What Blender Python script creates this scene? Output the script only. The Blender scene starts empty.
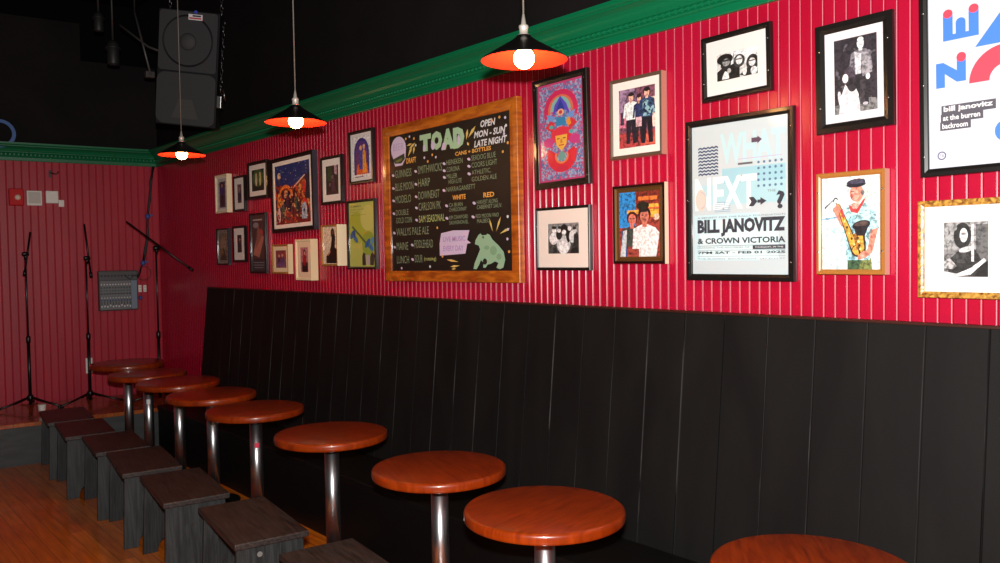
import bpy, bmesh, math, random
from mathutils import Vector, Matrix
random.seed(7)
SC = bpy.context.scene
COL = SC.collection
PI = math.pi

# ------------------------------------------------------------------ materials
def lin(c):
    out = []
    for v in c[:3]:
        v = v / 255.0
        out.append(v / 12.92 if v <= 0.04045 else ((v + 0.055) / 1.055) ** 2.4)
    return (*out, 1.0)

_mats = {}
def mat(name, rgb=None, rough=0.5, metal=0.0, coat=0.0, spec=0.5, emit=None, es=0.0, lrgb=None):
    if name in _mats: return _mats[name]
    m = bpy.data.materials.new(name); m.use_nodes = True
    b = m.node_tree.nodes['Principled BSDF']
    b.inputs['Base Color'].default_value = lin(rgb) if lrgb is None else (*lrgb, 1)
    b.inputs['Roughness'].default_value = rough
    b.inputs['Metallic'].default_value = metal
    b.inputs['Coat Weight'].default_value = coat
    b.inputs['Coat Roughness'].default_value = 0.08
    b.inputs['Specular IOR Level'].default_value = spec
    if emit:
        b.inputs['Emission Color'].default_value = (*emit, 1)
        b.inputs['Emission Strength'].default_value = es
    _mats[name] = m
    return m

def nodes_of(m): return m.node_tree.nodes, m.node_tree.links, m.node_tree.nodes['Principled BSDF']

def grain_mat(name, c1, c2, scale=(1, 1, 1), nscale=6.0, rough=0.4, coat=0.0, spec=0.5, bump=0.0, detail=6, rr=None, lo=.35, hi=.65):
    m = mat(name, c1, rough, 0, coat, spec)
    N, L, b = nodes_of(m)
    tc = N.new('ShaderNodeTexCoord'); mp = N.new('ShaderNodeMapping'); mp.inputs['Scale'].default_value = scale
    nz = N.new('ShaderNodeTexNoise'); nz.inputs['Scale'].default_value = nscale; nz.inputs['Detail'].default_value = detail
    nz.inputs['Distortion'].default_value = 0.6
    cr = N.new('ShaderNodeValToRGB')
    cr.color_ramp.elements[0].position = lo; cr.color_ramp.elements[0].color = lin(c1)
    cr.color_ramp.elements[1].position = hi; cr.color_ramp.elements[1].color = lin(c2)
    L.new(tc.outputs['Object'], mp.inputs['Vector']); L.new(mp.outputs['Vector'], nz.inputs['Vector'])
    L.new(nz.outputs['Fac'], cr.inputs['Fac']); L.new(cr.outputs['Color'], b.inputs['Base Color'])
    if bump:
        bp = N.new('ShaderNodeBump'); bp.inputs['Strength'].default_value = bump; bp.inputs['Distance'].default_value = 0.002
        L.new(nz.outputs['Fac'], bp.inputs['Height']); L.new(bp.outputs['Normal'], b.inputs['Normal'])
    if rr:
        mr = N.new('ShaderNodeMapRange'); mr.inputs['To Min'].default_value = rr[0]; mr.inputs['To Max'].default_value = rr[1]
        L.new(nz.outputs['Fac'], mr.inputs['Value']); L.new(mr.outputs['Result'], b.inputs['Roughness'])
    return m

RED = grain_mat('red gloss paint', (172, 12, 44), (180, 18, 54), (1, 1, .3), 3, rough=.26, spec=.5, lo=.3, hi=.7)
REDB = grain_mat('red wall paint rear', (172, 32, 52), (186, 40, 62), (3, 3, .4), 3, rough=.42, spec=.3, lo=.3, hi=.7)
GREEN = mat('green gloss paint', (6, 112, 70), .35)
BLACKWALL = grain_mat('black wall paint', (20, 17, 17), (27, 23, 22), (1, 1, 1), 2, rough=.8, spec=.2)
BLACKVOID = mat('black ceiling paint', (9, 9, 9), .9, spec=.1)
PANEL = grain_mat('black satin panel paint', (15, 14, 14), (22, 21, 20), (1, 1, .25), 5, rough=.6, spec=.2, bump=.25)
BENCHB = mat('black bench paint', (10, 10, 10), .5, spec=.25)
LINE = mat('pale bead edge', (246, 180, 192), .4)  # pale pink strip running up each bead of the red boards
STAGEF = grain_mat('stage face grey paint', (48, 51, 52), (62, 64, 64), (1, 1, 4), 6, rough=.55)
TABLE = None
CHROME = mat('chrome', (222, 222, 224), .3, 1.0)
STEEL = mat('satin steel', (150, 150, 150), .35, 1.0)
IRON = mat('black cast iron', (14, 14, 14), .45)
BLK = mat('black plastic', (14, 14, 15), .45)
BLKM = mat('black stand metal', (12, 12, 13), .35)
FRAMEB = mat('black picture moulding', (20, 17, 16), .35, coat=.3)
WHITEP = mat('white plastic', (240, 236, 228), .4)

def table_mat():
    m = mat('varnished orange wood', (170, 62, 18), .3, 0, .35)
    N, L, b = nodes_of(m)
    tc = N.new('ShaderNodeTexCoord'); mp = N.new('ShaderNodeMapping'); mp.inputs['Scale'].default_value = (2.0, 14.0, 2.0)
    nz = N.new('ShaderNodeTexNoise'); nz.inputs['Scale'].default_value = 3.5; nz.inputs['Detail'].default_value = 7; nz.inputs['Distortion'].default_value = .8
    cr = N.new('ShaderNodeValToRGB')
    e = cr.color_ramp.elements
    e[0].position = .3; e[0].color = lin((112, 31, 2)); e[1].position = .72; e[1].color = lin((158, 57, 6))
    L.new(tc.outputs['Object'], mp.inputs['Vector']); L.new(mp.outputs['Vector'], nz.inputs['Vector'])
    L.new(nz.outputs['Fac'], cr.inputs['Fac']); L.new(cr.outputs['Color'], b.inputs['Base Color'])
    return m
TABLE = table_mat()
STOOL = grain_mat('dark stained stool wood', (34, 28, 27), (66, 56, 53), (22, 1.6, 22), 4, rough=.42, spec=.4, bump=.4, detail=8)
STOOLL = grain_mat('dark stained leg wood', (27, 29, 30), (54, 56, 56), (22, 22, 1.0), 4, rough=.5, spec=.35, bump=.3, detail=8)
PINE = grain_mat('orange pine frame', (150, 68, 14), (202, 112, 28), (2, 2, 9), 4, rough=.35, coat=.4)

def floor_mat(name, c1, c2, c3, rough=.28):
    m = mat(name, c1, rough, 0, .3)
    N, L, b = nodes_of(m)
    tc = N.new('ShaderNodeTexCoord'); mp = N.new('ShaderNodeMapping'); mp.inputs['Rotation'].default_value = (0, 0, PI/2)
    br = N.new('ShaderNodeTexBrick'); br.inputs['Scale'].default_value = 1.0
    br.inputs['Brick Width'].default_value = 1.1; br.inputs['Row Height'].default_value = .083
    br.inputs['Mortar Size'].default_value = .0016; br.inputs['Mortar Smooth'].default_value = .2
    br.inputs['Color1'].default_value = lin(c1); br.inputs['Color2'].default_value = lin(c2); br.inputs['Mortar'].default_value = lin((120, 60, 22))
    br.offset_frequency = 2; br.offset = .37
    mp2 = N.new('ShaderNodeMapping'); mp2.inputs['Scale'].default_value = (14, 1.2, 1)
    nz = N.new('ShaderNodeTexNoise'); nz.inputs['Scale'].default_value = 3; nz.inputs['Detail'].default_value = 8
    n2 = N.new('ShaderNodeTexNoise'); n2.inputs['Scale'].default_value = 2.2; n2.inputs['Detail'].default_value = 3
    mx = N.new('ShaderNodeMixRGB'); mx.blend_type = 'MULTIPLY'; mx.inputs['Fac'].default_value = .55
    cr = N.new('ShaderNodeValToRGB'); cr.color_ramp.elements[0].position = .3; cr.color_ramp.elements[0].color = lin(c3); cr.color_ramp.elements[1].position = .65; cr.color_ramp.elements[1].color = (1, 1, 1, 1)
    L.new(tc.outputs['Object'], mp.inputs['Vector']); L.new(mp.outputs['Vector'], br.inputs['Vector'])
    L.new(tc.outputs['Object'], mp2.inputs['Vector']); L.new(mp2.outputs['Vector'], nz.inputs['Vector'])
    L.new(nz.outputs['Fac'], cr.inputs['Fac']); L.new(br.outputs['Color'], mx.inputs['Color1']); L.new(cr.outputs['Color'], mx.inputs['Color2'])
    L.new(mx.outputs['Color'], b.inputs['Base Color'])
    L.new(tc.outputs['Object'], n2.inputs['Vector'])
    mr = N.new('ShaderNodeMapRange'); mr.inputs['To Min'].default_value = rough - .08; mr.inputs['To Max'].default_value = rough + .2
    L.new(n2.outputs['Fac'], mr.inputs['Value']); L.new(mr.outputs['Result'], b.inputs['Roughness'])
    return m
FLOOR = floor_mat('orange oak strip floor', (240, 130, 28), (216, 104, 18), (176, 130, 110))
STAGET = floor_mat('stage wood boards', (190, 100, 44), (166, 84, 36), (170, 130, 100), .2)

# ------------------------------------------------------------------ mesh helpers
class MB:
    def __init__(s): s.bm = bmesh.new(); s.mats = []
    def mi(s, m):
        if m not in s.mats: s.mats.append(m)
        return s.mats.index(m)
    def face(s, pts, m, smooth=False):
        vs = [s.bm.verts.new(p) for p in pts]
        try: f = s.bm.faces.new(vs)
        except Exception: return None
        f.material_index = s.mi(m); f.smooth = smooth; return f
    def box(s, lo, hi, m, M=None, bev=0):
        x0, y0, z0 = lo; x1, y1, z1 = hi
        P = [(x0,y0,z0),(x1,y0,z0),(x1,y1,z0),(x0,y1,z0),(x0,y0,z1),(x1,y0,z1),(x1,y1,z1),(x0,y1,z1)]
        if M is not None: P = [tuple(M @ Vector(p)) for p in P]
        v = [s.bm.verts.new(p) for p in P]
        fs = [s.bm.faces.new([v[i] for i in q]) for q in ((3,2,1,0),(4,5,6,7),(0,1,5,4),(1,2,6,5),(2,3,7,6),(3,0,4,7))]
        for f in fs: f.material_index = s.mi(m)
        if bev:
            es = set(e for f in fs for e in f.edges)
            bmesh.ops.bevel(s.bm, geom=list(es), offset=bev, segments=2, profile=.5, affect='EDGES', material=-1)
    def prism(s, pts, d0, d1, m, axis='y', M=None, bev=0):
        # pts 2D outline, extruded between d0 and d1 along axis
        def tr(p, d):
            q = {'y': (p[0], d, p[1]), 'z': (p[0], p[1], d), 'x': (d, p[0], p[1])}[axis]
            return tuple(M @ Vector(q)) if M is not None else q
        a = [s.bm.verts.new(tr(p, d0)) for p in pts]; b = [s.bm.verts.new(tr(p, d1)) for p in pts]
        n = len(pts); fs = []
        for i in range(n):
            fs.append(s.bm.faces.new((a[i], a[(i+1) % n], b[(i+1) % n], b[i])))
        fs.append(s.bm.faces.new(a[::-1])); fs.append(s.bm.faces.new(b))
        for f in fs: f.material_index = s.mi(m)
        if bev:
            es = set(e for f in fs[-2:] for e in f.edges)
            bmesh.ops.bevel(s.bm, geom=list(es), offset=bev, segments=2, profile=.5, affect='EDGES', material=-1)
    def lathe(s, prof, m, seg=32, M=None, caps=True, smooth=True, c=(0, 0)):
        rings = []
        for r, z in prof:
            ring = []
            for i in range(seg):
                a = 2*PI*i/seg; p = (c[0] + r*math.cos(a), c[1] + r*math.sin(a), z)
                ring.append(s.bm.verts.new(tuple(M @ Vector(p)) if M is not None else p))
            rings.append(ring)
        k = s.mi(m)
        for a, b in zip(rings, rings[1:]):
            for i in range(seg):
                f = s.bm.faces.new((a[i], a[(i+1) % seg], b[(i+1) % seg], b[i])); f.smooth = smooth; f.material_index = k
        if caps:
            f = s.bm.faces.new(rings[0][::-1]); f.material_index = k
            f = s.bm.faces.new(rings[-1]); f.material_index = k
    def tube(s, pts, r, m, seg=10, taper=None):
        pts = [Vector(p) for p in pts]; rings = []
        up = Vector((0, 0, 1)); k = s.mi(m)
        for i, p in enumerate(pts):
            d = (pts[min(i+1, len(pts)-1)] - pts[max(i-1, 0)]).normalized()
            a = d.cross(up if abs(d.dot(up)) < .95 else Vector((1, 0, 0))).normalized(); b = d.cross(a)
            rr = r if taper is None else r + (taper - r) * i / (len(pts)-1)
            rings.append([s.bm.verts.new(p + a*rr*math.cos(2*PI*j/seg) + b*rr*math.sin(2*PI*j/seg)) for j in range(seg)])
        for a, b in zip(rings, rings[1:]):
            for i in range(seg):
                f = s.bm.faces.new((a[i], a[(i+1) % seg], b[(i+1) % seg], b[i])); f.smooth = True; f.material_index = k
        for rg in (rings[0][::-1], rings[-1]):
            f = s.bm.faces.new(rg); f.material_index = k
    def build(s, name, parent=None, recalc=True, loc=None):
        if recalc: bmesh.ops.recalc_face_normals(s.bm, faces=s.bm.faces)
        me = bpy.data.meshes.new(name); s.bm.to_mesh(me); s.bm.free()
        for m in s.mats: me.materials.append(m)
        o = bpy.data.objects.new(name, me); COL.objects.link(o)
        if parent: o.parent = parent
        if loc: o.location = loc
        return o

def empty(name, loc=(0, 0, 0), rot=(0, 0, 0)):
    o = bpy.data.objects.new(name, None); COL.objects.link(o); o.location = loc; o.rotation_euler = rot; o.empty_display_size = .05
    return o
def tag(o, label, cat, group=None, kind=None):
    o['label'] = label; o['category'] = cat
    if group: o['group'] = group
    if kind: o['kind'] = kind
    return o
def struct(o, label=None):
    o['kind'] = 'structure'
    if label: o['label'] = label
    return o
def copy_tree(o, parent=None):
    c = o.copy(); COL.objects.link(c)
    if parent: c.parent = parent
    for ch in list(o.children): copy_tree(ch, c)
    return c

# ------------------------------------------------------------------ layout constants (metres)
W = 2.85                      # right wall plane x = W
YC = 8.576                    # rear corner
BD = Vector((.99500, -.09983, 0)); BN = Vector((.09983, .99500, 0))   # rear wall direction / outward normal
RZB = math.atan2(BD.y, BD.x)
def back(u, z, d=0):          # point on the rear wall: u along wall from the corner (negative = left), d = distance in front
    return Vector((W, YC, 0)) + BD*u - BN*d + Vector((0, 0, z))
MB_BACK = Matrix.Translation(Vector((W, YC, 0))) @ Matrix.Rotation(RZB, 4, 'Z')   # local x = u, local -y = into room

# ------------------------------------------------------------------ setting
b = MB(); b.box((-1.6, -1.2, -.06), (W + .1, 9.4, 0), FLOOR); struct(b.build('floor'))
b = MB(); b.box((-1.6, -1.2, 4.3), (W + .1, 9.4, 4.36), BLACKVOID); struct(b.build('ceiling'))

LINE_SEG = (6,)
def beads(b, u0, u1, z0, z1, pitch, m, put, bead=.0036, groove=.0026, line=None):
    """vertical beadboard: flat boards with a small round bead beside a narrow groove"""
    n = int(round((u1 - u0) / pitch)); prof = []
    for i in range(n):
        u = u0 + i*pitch
        prof.append((u, 0, False))
        e = u + pitch - 2*bead - 2*groove
        prof.append((e, 0, False)); prof.append((e + groove, groove*1.0, True))
        for k in range(0, 7):
            a = PI*k/6
            prof.append((e + groove + bead - bead*math.cos(a), groove - (bead*.95)*math.sin(a), True))
    prof.append((u1, 0, False))
    k = b.mi(m); lo = [b.bm.verts.new(put(u, z0, d)) for u, d, _ in prof]; hi = [b.bm.verts.new(put(u, z1, d)) for u, d, _ in prof]
    for i in range(len(prof)-1):
        f = b.bm.faces.new((lo[i], lo[i+1], hi[i+1], hi[i])); f.material_index = k
        f.smooth = prof[i][2] and prof[i+1][2]
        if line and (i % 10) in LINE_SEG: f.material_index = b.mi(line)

# right wall: red beadboard (with its solid core behind)
b = MB()
beads(b, 0.0 + .0016, 0.0016 + .0437*220, 0, 2.62, .0437, RED, lambda u, z, d: (W + d, u - 1.05 + .018, z), line=LINE)
b.box((W + .012, -1.2, 0), (W + .1, 9.4, 2.62), RED)
struct(b.build('wall_right'))
b = MB(); b.box((W + .002, -1.2, 2.62), (W + .1, 9.4, 4.3), BLACKWALL); struct(b.build('wall_right_upper'))

# rear wall
b = MB()
beads(b, -4.4, -.0, 0, 2.62, .0629, REDB, lambda u, z, d: tuple(back(u, z, -d)), .003, .003)
b.box((-4.4, .012, 0), (0.1, .1, 2.62), REDB, MB_BACK)
struct(b.build('wall_back'))
b = MB()
b.box((-4.4, .0, 2.62), (-.672, .1, 3.938), BLACKWALL, MB_BACK)
b.box((-.672, .002, 2.62), (0.0, .1, 3.585), BLACKWALL, MB_BACK)
b.box((-4.4, .5, 2.62), (0.1, .55, 4.3), BLACKVOID, MB_BACK)
struct(b.build('wall_back_upper'))

# green cornice: profile (distance from wall, z) swept along both walls, with a row of small beads
CP = [(0, 2.598), (.016, 2.598), (.018, 2.604), (.018, 2.635), (.026, 2.640), (.030, 2.648), (.026, 2.654), (.026, 2.674),
      (.034, 2.678), (.040, 2.686), (.040, 2.692), (.046, 2.70), (.052, 2.715), (.064, 2.730), (.082, 2.741), (.090, 2.744),
      (.090, 2.752), (.098, 2.756), (.104, 2.764), (.104, 2.782), (0, 2.782)]
CP = [(d_, 2.598 + (z_ - 2.598)*.87) for d_, z_ in CP]
def cornice(name, put, L0, L1, mitre, n_beads):
    b = MB(); k = b.mi(GREEN)
    A = [b.bm.verts.new(put(L0, z, d)) for d, z in CP]
    Bv = [b.bm.verts.new(put(L1 - d*mitre, z, d)) for d, z in CP]
    n = len(CP)
    for i in range(n):
        f = b.bm.faces.new((A[i], A[(i+1) % n], Bv[(i+1) % n], Bv[i])); f.material_index = k
    b.bm.faces.new(A[::-1]); b.bm.faces.new(Bv)
    L = L1 - L0
    for i in range(n_beads):
        u = L0 + (i + .5)*L/n_beads; w = .0105
        # crescent-like bead: little half-domed block
        pts = []
        for zz, dd, ww in ((2.6475, .026, w), (2.650, .034, w*.9), (2.656, .038, w*.6), (2.6615, .034, w*.9), (2.664, .026, w)):
            pts.append([b.bm.verts.new(put(u + s*ww, zz, dd)) for s in (-1, 1)])
        for p, q in zip(pts, pts[1:]):
            b.bm.faces.new((p[0], p[1], q[1], q[0]))
        for s in (0, 1): b.bm.faces.new([p[s] for p in pts])
    return struct(b.build(name))
cornice('trim_cornice_right', lambda u, z, d: (W - d, u, z), -1.2, YC, 1, 300)
cornice('trim_cornice_back', lambda u, z, d: tuple(back(u, z, d)), -4.4, 0, 1, 130)

# stage across the rear end
ED = BD; SE0 = Vector((2.0, 7.56, 0))     # a point of the stage's front edge
def stg(u, z, d): return tuple(SE0 + BD*u + BN*d + Vector((0, 0, z)))
b = MB()
b.prism([(-3.6, .0), (.84, .0), (.84, .98), (-3.6, 1.08)], 0, .315, STAGEF, 'z', Matrix.Translation(SE0) @ Matrix.Rotation(RZB, 4, 'Z'))
struct(b.build('stage_riser'), 'charcoal painted front of the low stage')
b = MB()
b.prism([(-3.6, -.025), (.84, -.025), (.84, .98), (-3.6, 1.08)], .316, .35, STAGET, 'z', Matrix.Translation(SE0) @ Matrix.Rotation(RZB, 4, 'Z'), bev=.004)
struct(b.build('stage_floor'), 'glossy wooden boards of the low stage')

# ------------------------------------------------------------------ bench with tall leaning black back along the right wall
bench = tag(empty('wall_bench', (2.6, 3.2, 0)), 'long black bench with a tall leaning board back under the red wall', 'bench')
BX, BY = 2.6, 3.2
def rel(p): return (p[0]-BX, p[1]-BY, p[2])
XT, XB, ZT, ZB = 2.822, 2.722, 1.404, .41
y0 = -1.0
b = MB(); k = b.mi(PANEL)
def pput(u, z, d):
    t = (z - ZB)/(ZT - ZB); x = XB + (XT - XB)*t
    return rel((x + d, u, z))
ys = [.94 - .1915*10 + .1915*i for i in range(44)]
ys = [y for y in ys if y < 7.2]
prof = []
rnd = random.Random(3)
prev = y0
for y in ys:
    if y < y0 + .05: continue
    g = .0018 if rnd.random() < .55 else .0028
    dp = rnd.choice((.25, .5, .8, 1.2))
    prof += [(y - .0045, 0), (y - g, .004*dp), (y + g*.3, .006*dp), (y + g, .004*dp), (y + .0035, 0)]
prof = [(y0, 0)] + prof + [(7.28, 0)]
lo = [b.bm.verts.new(pput(u, ZB, d)) for u, d in prof]; hi = [b.bm.verts.new(pput(u, ZT, d)) for u, d in prof]
PALELIP = grain_mat('patchy panel edge', (14, 14, 14), (70, 68, 66), (3, 3, 1), 2.2, rough=.6, spec=.1, detail=8, lo=.47, hi=.66)  # groove lip broken by noise between black and paler grey
for i in range(len(prof)-1):
    f = b.bm.faces.new((lo[i], lo[i+1], hi[i+1], hi[i])); f.material_index = b.mi(PALELIP) if i % 5 == 4 else k
b.prism([(XB + .008 - BX, 0), (XT + .008 - BX, ZT), (W - .002 - BX, ZT), (W - .002 - BX, 0)], y0 - BY, 7.28 - BY, PANEL, 'y')
for yy in (y0, 7.28):
    pass
b.build('backrest', bench, recalc=False)
b = MB(); b.box(rel((XT - .006, y0, ZT)), rel((W - .001, 7.284, ZT + .010)), mat('brown cap strip', (58, 26, 18), .4), bev=.002)
b.build('top_cap', bench)
b = MB(); b.box(rel((2.355, y0, .375)), rel((XB - .002, 7.28, .41)), BENCHB, bev=.005); b.build('bench_seat', bench)
b = MB(); b.box(rel((2.36, y0, 0)), rel((2.38, 7.27, .374)), BENCHB); b.build('front_panel', bench)

# ------------------------------------------------------------------ round pedestal tables
def make_table():
    t = empty('pedestal_table')
    R = .293; b = MB()
    prof = [(.02, .700), (R - .008, .700), (R - .002, .703), (R, .709), (R, .727), (R - .002, .734), (R - .007, .7385), (R - .014, .740), (.001, .740)]
    b.lathe(prof, TABLE, 72); b.build('tabletop', t)
    b = MB(); b.lathe([(.038, .030), (.038, .694)], CHROME, 32)
    b.build('pole', t)
    b = MB(); b.lathe([(.11, .690), (.11, .6995)], IRON, 24); b.build('mounting_plate', t)
    b = MB(); b.lathe([(.165, 0), (.17, .004), (.168, .012), (.10, .022), (.046, .032), (.046, .05)], IRON, 40); b.build('base_plate', t)
    b = MB(); b.lathe([(.0395, .655), (.0405, .658), (.0405, .672), (.0395, .675)], CHROME, 32); b.build('collar', t)
    return t
TP = [(2.22, 1.20, 40, 'varnished orange round table cut off by the bottom edge, nearest of all'),
      (2.045, 2.145, 10, 'large round orange table right of the shorter-pole one, second nearest, wholly seen top'),
      (2.123, 2.89, 75, 'round orange table beside the nearest stool seat, third from the near end of the row'),
      (2.13, 3.85, 130, 'round orange table on a shiny pole behind the nearest stools, fourth from the near end'),
      (2.143, 4.812, 20, 'round orange table whose chrome pole carries a small pink sticker'),
      (2.15, 5.52, 160, 'round orange table between the pink-stickered one and the gold-ringed pole table'),
      (2.155, 6.17, 55, 'round orange table whose pole has a small gold mark, fourth from the stage'),
      (2.135, 6.80, 100, 'round reddish table with white tag on its pole, second from the stage'),
      (2.16, 7.40, 0, 'darkest round table at the far end of the row, touching the view of the stage')]
TP[1] = (*TP[1][:3], 'round orange table with its whole top in view, largest one not cut by the edge')
TP[5] = (*TP[5][:3], 'round orange table just beyond the one with the pink sticker on its pole')
TP[6] = (*TP[6][:3], 'round reddish-brown table with a gold band on its pole, third from the stage')
TP[7] = (*TP[7][:3], 'round reddish-brown table with a small white tag on its pole, second from the stage')
TP[8] = (*TP[8][:3], 'darkest and smallest-looking round table, last in the row by the stage')
TP[2] = (*TP[2][:3], 'round orange table right of the nearest black stool, third from the near end')
t0 = make_table()
for i, (x, y, rz, lab) in enumerate(TP):
    t = t0 if i == 0 else copy_tree(t0)
    t.location = (x, y, 0); t.rotation_euler = (0, 0, math.radians(rz)); t.scale = (1, 1, {5: 1.01, 6: 1.03, 7: 1.035, 8: 1.07}.get(i, 1))
    tag(t, lab, 'table', 'round tables in a row along the bench')
    if i in (4, 6, 7):
        c = {4: (230, 60, 90), 6: (190, 150, 60), 7: (235, 235, 235)}[i]
        m = mat('sticker %d' % i, c, .4); b = MB()
        if i == 6: b.lathe([(.0386, .552), (.0386, .562)], m, 24, caps=False)
        else:
            z0, z1 = ((.50, .53) if i == 4 else (.50, .535)); k = b.mi(m); R = .0388
            for j in range(6):
                a0 = -2.25 + j*.12; a1 = a0 + .12
                b.face([(R*math.cos(a0), R*math.sin(a0), z0), (R*math.cos(a1), R*math.sin(a1), z0), (R*math.cos(a1), R*math.sin(a1), z1), (R*math.cos(a0), R*math.sin(a0), z1)], m)
        s = b.build({4: 'sticker', 6: 'band', 7: 'tag'}[i], t); s['label'] = {4: 'small pink sticker', 6: 'thin gold band', 7: 'small white tag'}[i]
        s.rotation_euler = (0, 0, -math.radians(rz))

# ------------------------------------------------------------------ dark wooden stools
def make_stool():
    t = empty('wooden_stool')
    b = MB(); b.box((-.165, -.325, .412), (.165, .325, .44), STOOL, bev=.005); b.build('seat', t)
    for s in (-1, 1):
        # end panel: tapered slab with an arch cut out of the foot
        pts = [(-.148, .411), (.148, .411), (.163, .0), (.085, .0)]
        for k in range(0, 9):
            a = PI*k/8; pts.append((.080*math.cos(a), .035 + .055*math.sin(a)))
        pts.append((-.085, .0)); pts.append((-.163, .0))
        sh = Matrix(((1, 0, 0, 0), (0, 1, -.05*s, s*.300), (0, 0, 1, 0), (0, 0, 0, 1)))
        b = MB(); b.prism([(x, z) for x, z in pts], -.013, .013, STOOLL, 'y', sh, bev=.002)
        b.build('leg_panel', t)
    b = MB(); b.box((-.012, -.268, .30), (.012, .268, .40), STOOLL, bev=.002); b.build('stretcher', t)
    return t
s0 = make_stool()
SP = [(1.612, 2.81, -7, 'dark wooden stool cut off by the bottom edge, nearest to the viewer'),
      (1.600, 3.675, -7.5, 'dark wooden stool with a pale knot on its end panel, second nearest'),
      (1.580, 4.50, -7.5, 'black wooden stool left of the fourth table pole, third from the near end'),
      (1.605, 5.25, -8, 'black wooden stool halfway along the row, fourth from the near end'),
      (1.630, 5.91, -6.5, 'black wooden stool with a bright front edge, fifth from the near end'),
      (1.605, 6.57, -6.5, 'brownish-black wooden stool second from the stage, with its grey end panel fully seen'),
      (1.635, 7.225, -6.5, 'brownish-black wooden stool farthest back, close against the stage front')]
for i, (x, y, rz, lab) in enumerate(SP):
    t = s0 if i == 0 else copy_tree(s0)
    t.location = (x, y, 0); t.rotation_euler = (0, 0, math.radians(rz)); t.scale = (1, .955 if i >= 4 else 1, 1)
    tag(t, lab, 'stool', 'low wooden stools in a row beside the tables')
b = MB()
b.lathe([(.012, 0), (.012, .002)], mat('pale knot wood', (120, 118, 114), .5), 16, M=Matrix.Translation((0.0, 0, 0)) @ Matrix.Rotation(PI/2, 4, 'X'))
kn = b.build('knot', None); kn.parent = [o for o in COL.objects if o.get('label', '').startswith('dark wooden stool with a pale knot')][0]
kn.location = (-.05, -.2965, .37)

# ------------------------------------------------------------------ pendant lamps
SHOUT = mat('black enamel', (16, 14, 13), .3, coat=.4)
SHIN = mat('orange red enamel inside', (214, 44, 26), .5, spec=.3)
CORDM = mat('grey cord', (120, 112, 104), .5)
SOCK = mat('pale metal socket', (206, 196, 184), .4, .3)
BULB = mat('glowing warm bulb glass', (255, 230, 190), .3, emit=(1.0, .50, .16), es=60)
def make_lamp(zr):
    t = empty('pendant_lamp')
    R = .1525; H = .088
    b = MB(); b.lathe([(R, 0), (R + .002, .002), (R - .002, .006), (.05, H - .022), (.030, H - .008), (.024, H)], SHOUT, 56, caps=False)
    b.lathe([(R, 0), (R - .006, .003), (.048, H - .028), (.028, H - .014), (.024, H)], SHIN, 56, caps=False)
    b.build('shade', t, recalc=False)
    b = MB(); b.lathe([(.022, H - .006), (.022, H + .002), (.0155, H + .004), (.0155, H + .024), (.017, H + .026), (.017, H + .034), (.010, H + .038), (.004, H + .075)], SOCK, 24); b.build('socket', t)
    b = MB(); b.tube([(0, 0, H + .06), (0, 0, 4.3 - zr)], .0032, CORDM, 8); b.build('cord', t)
    b = MB(); b.lathe([(.045, 4.3 - zr - .02), (.05, 4.3 - zr - .004), (.05, 4.3 - zr)], SHOUT, 24); b.build('ceiling_cap', t)
    b = MB()
    r = .037; prof = [(.013, .058), (.014, .045)] + [(r*math.sin(a), .008 + r*math.cos(a)) for a in [PI*(.17 + .83*i/14) for i in range(14)]] + [(.0005, .008 - r)]
    b.lathe(prof, BULB, 28, caps=False); b.build('bulb', t)
    return t
LP = [(1.988, 2.155, 2.343, 'nearest and largest red-lined black pendant lamp, above the swirly coloured poster'),
      (1.975, 3.86, 2.347, 'middle black pendant lamp with glowing red inside, hanging left of the chalkboard'),
      (2.03, 5.62, 2.365, 'farthest small pendant lamp glowing below the hanging speaker')]
for i, (x, y, z, lab) in enumerate(LP):
    t = make_lamp(z); t.location = (x, y, z); tag(t, lab, 'lamp', 'pendant lamps over the tables')
    l = bpy.data.lights.new('bulb_light', 'POINT'); l.energy = 5.5; l.color = (1.0, .52, .22); l.shadow_soft_size = .038
    o = bpy.data.objects.new('bulb_light', l); COL.objects.link(o); o.location = (x, y, z - .032)
    o['kind'] = 'structure'

# ------------------------------------------------------------------ picture frames and their art
FONT = bpy.data.fonts.load('<builtin>') if '<builtin>' in [f.filepath for f in bpy.data.fonts] else None
def text_polys(s, bold=0.0, shear=0.0):
    cu = bpy.data.curves.new('t', 'FONT'); cu.body = s; cu.offset = bold; cu.shear = shear; cu.resolution_u = 2; cu.size = 1
    ob = bpy.data.objects.new('t', cu); COL.objects.link(ob)
    dg = bpy.context.evaluated_depsgraph_get(); me = ob.evaluated_get(dg).to_mesh()
    V = [(v.co.x, v.co.y) for v in me.vertices]; Fc = [list(p.vertices) for p in me.polygons]
    ob.evaluated_get(dg).to_mesh_clear(); bpy.data.objects.remove(ob); bpy.data.curves.remove(cu)
    return V, Fc
_tc = {}
def art_mat(c):
    if GR_[0]:
        nm = 'photo ink %d %d %d' % tuple(c)
        if nm in _mats: return _mats[nm]
        q_ = .86 if min(c) > 170 else (.78 if c[0] > 185 else .58)
        c1 = tuple(max(0, v*q_) for v in c); c2 = tuple(min(255, v*1.12 + 6) for v in c)
        return grain_mat(nm, c1, c2, (1, 1, 1), 75, rough=.55, coat=.25, detail=5, lo=.36, hi=.56)
    return mat('ink %d %d %d' % tuple(c), c, .55, coat=.25)
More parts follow.
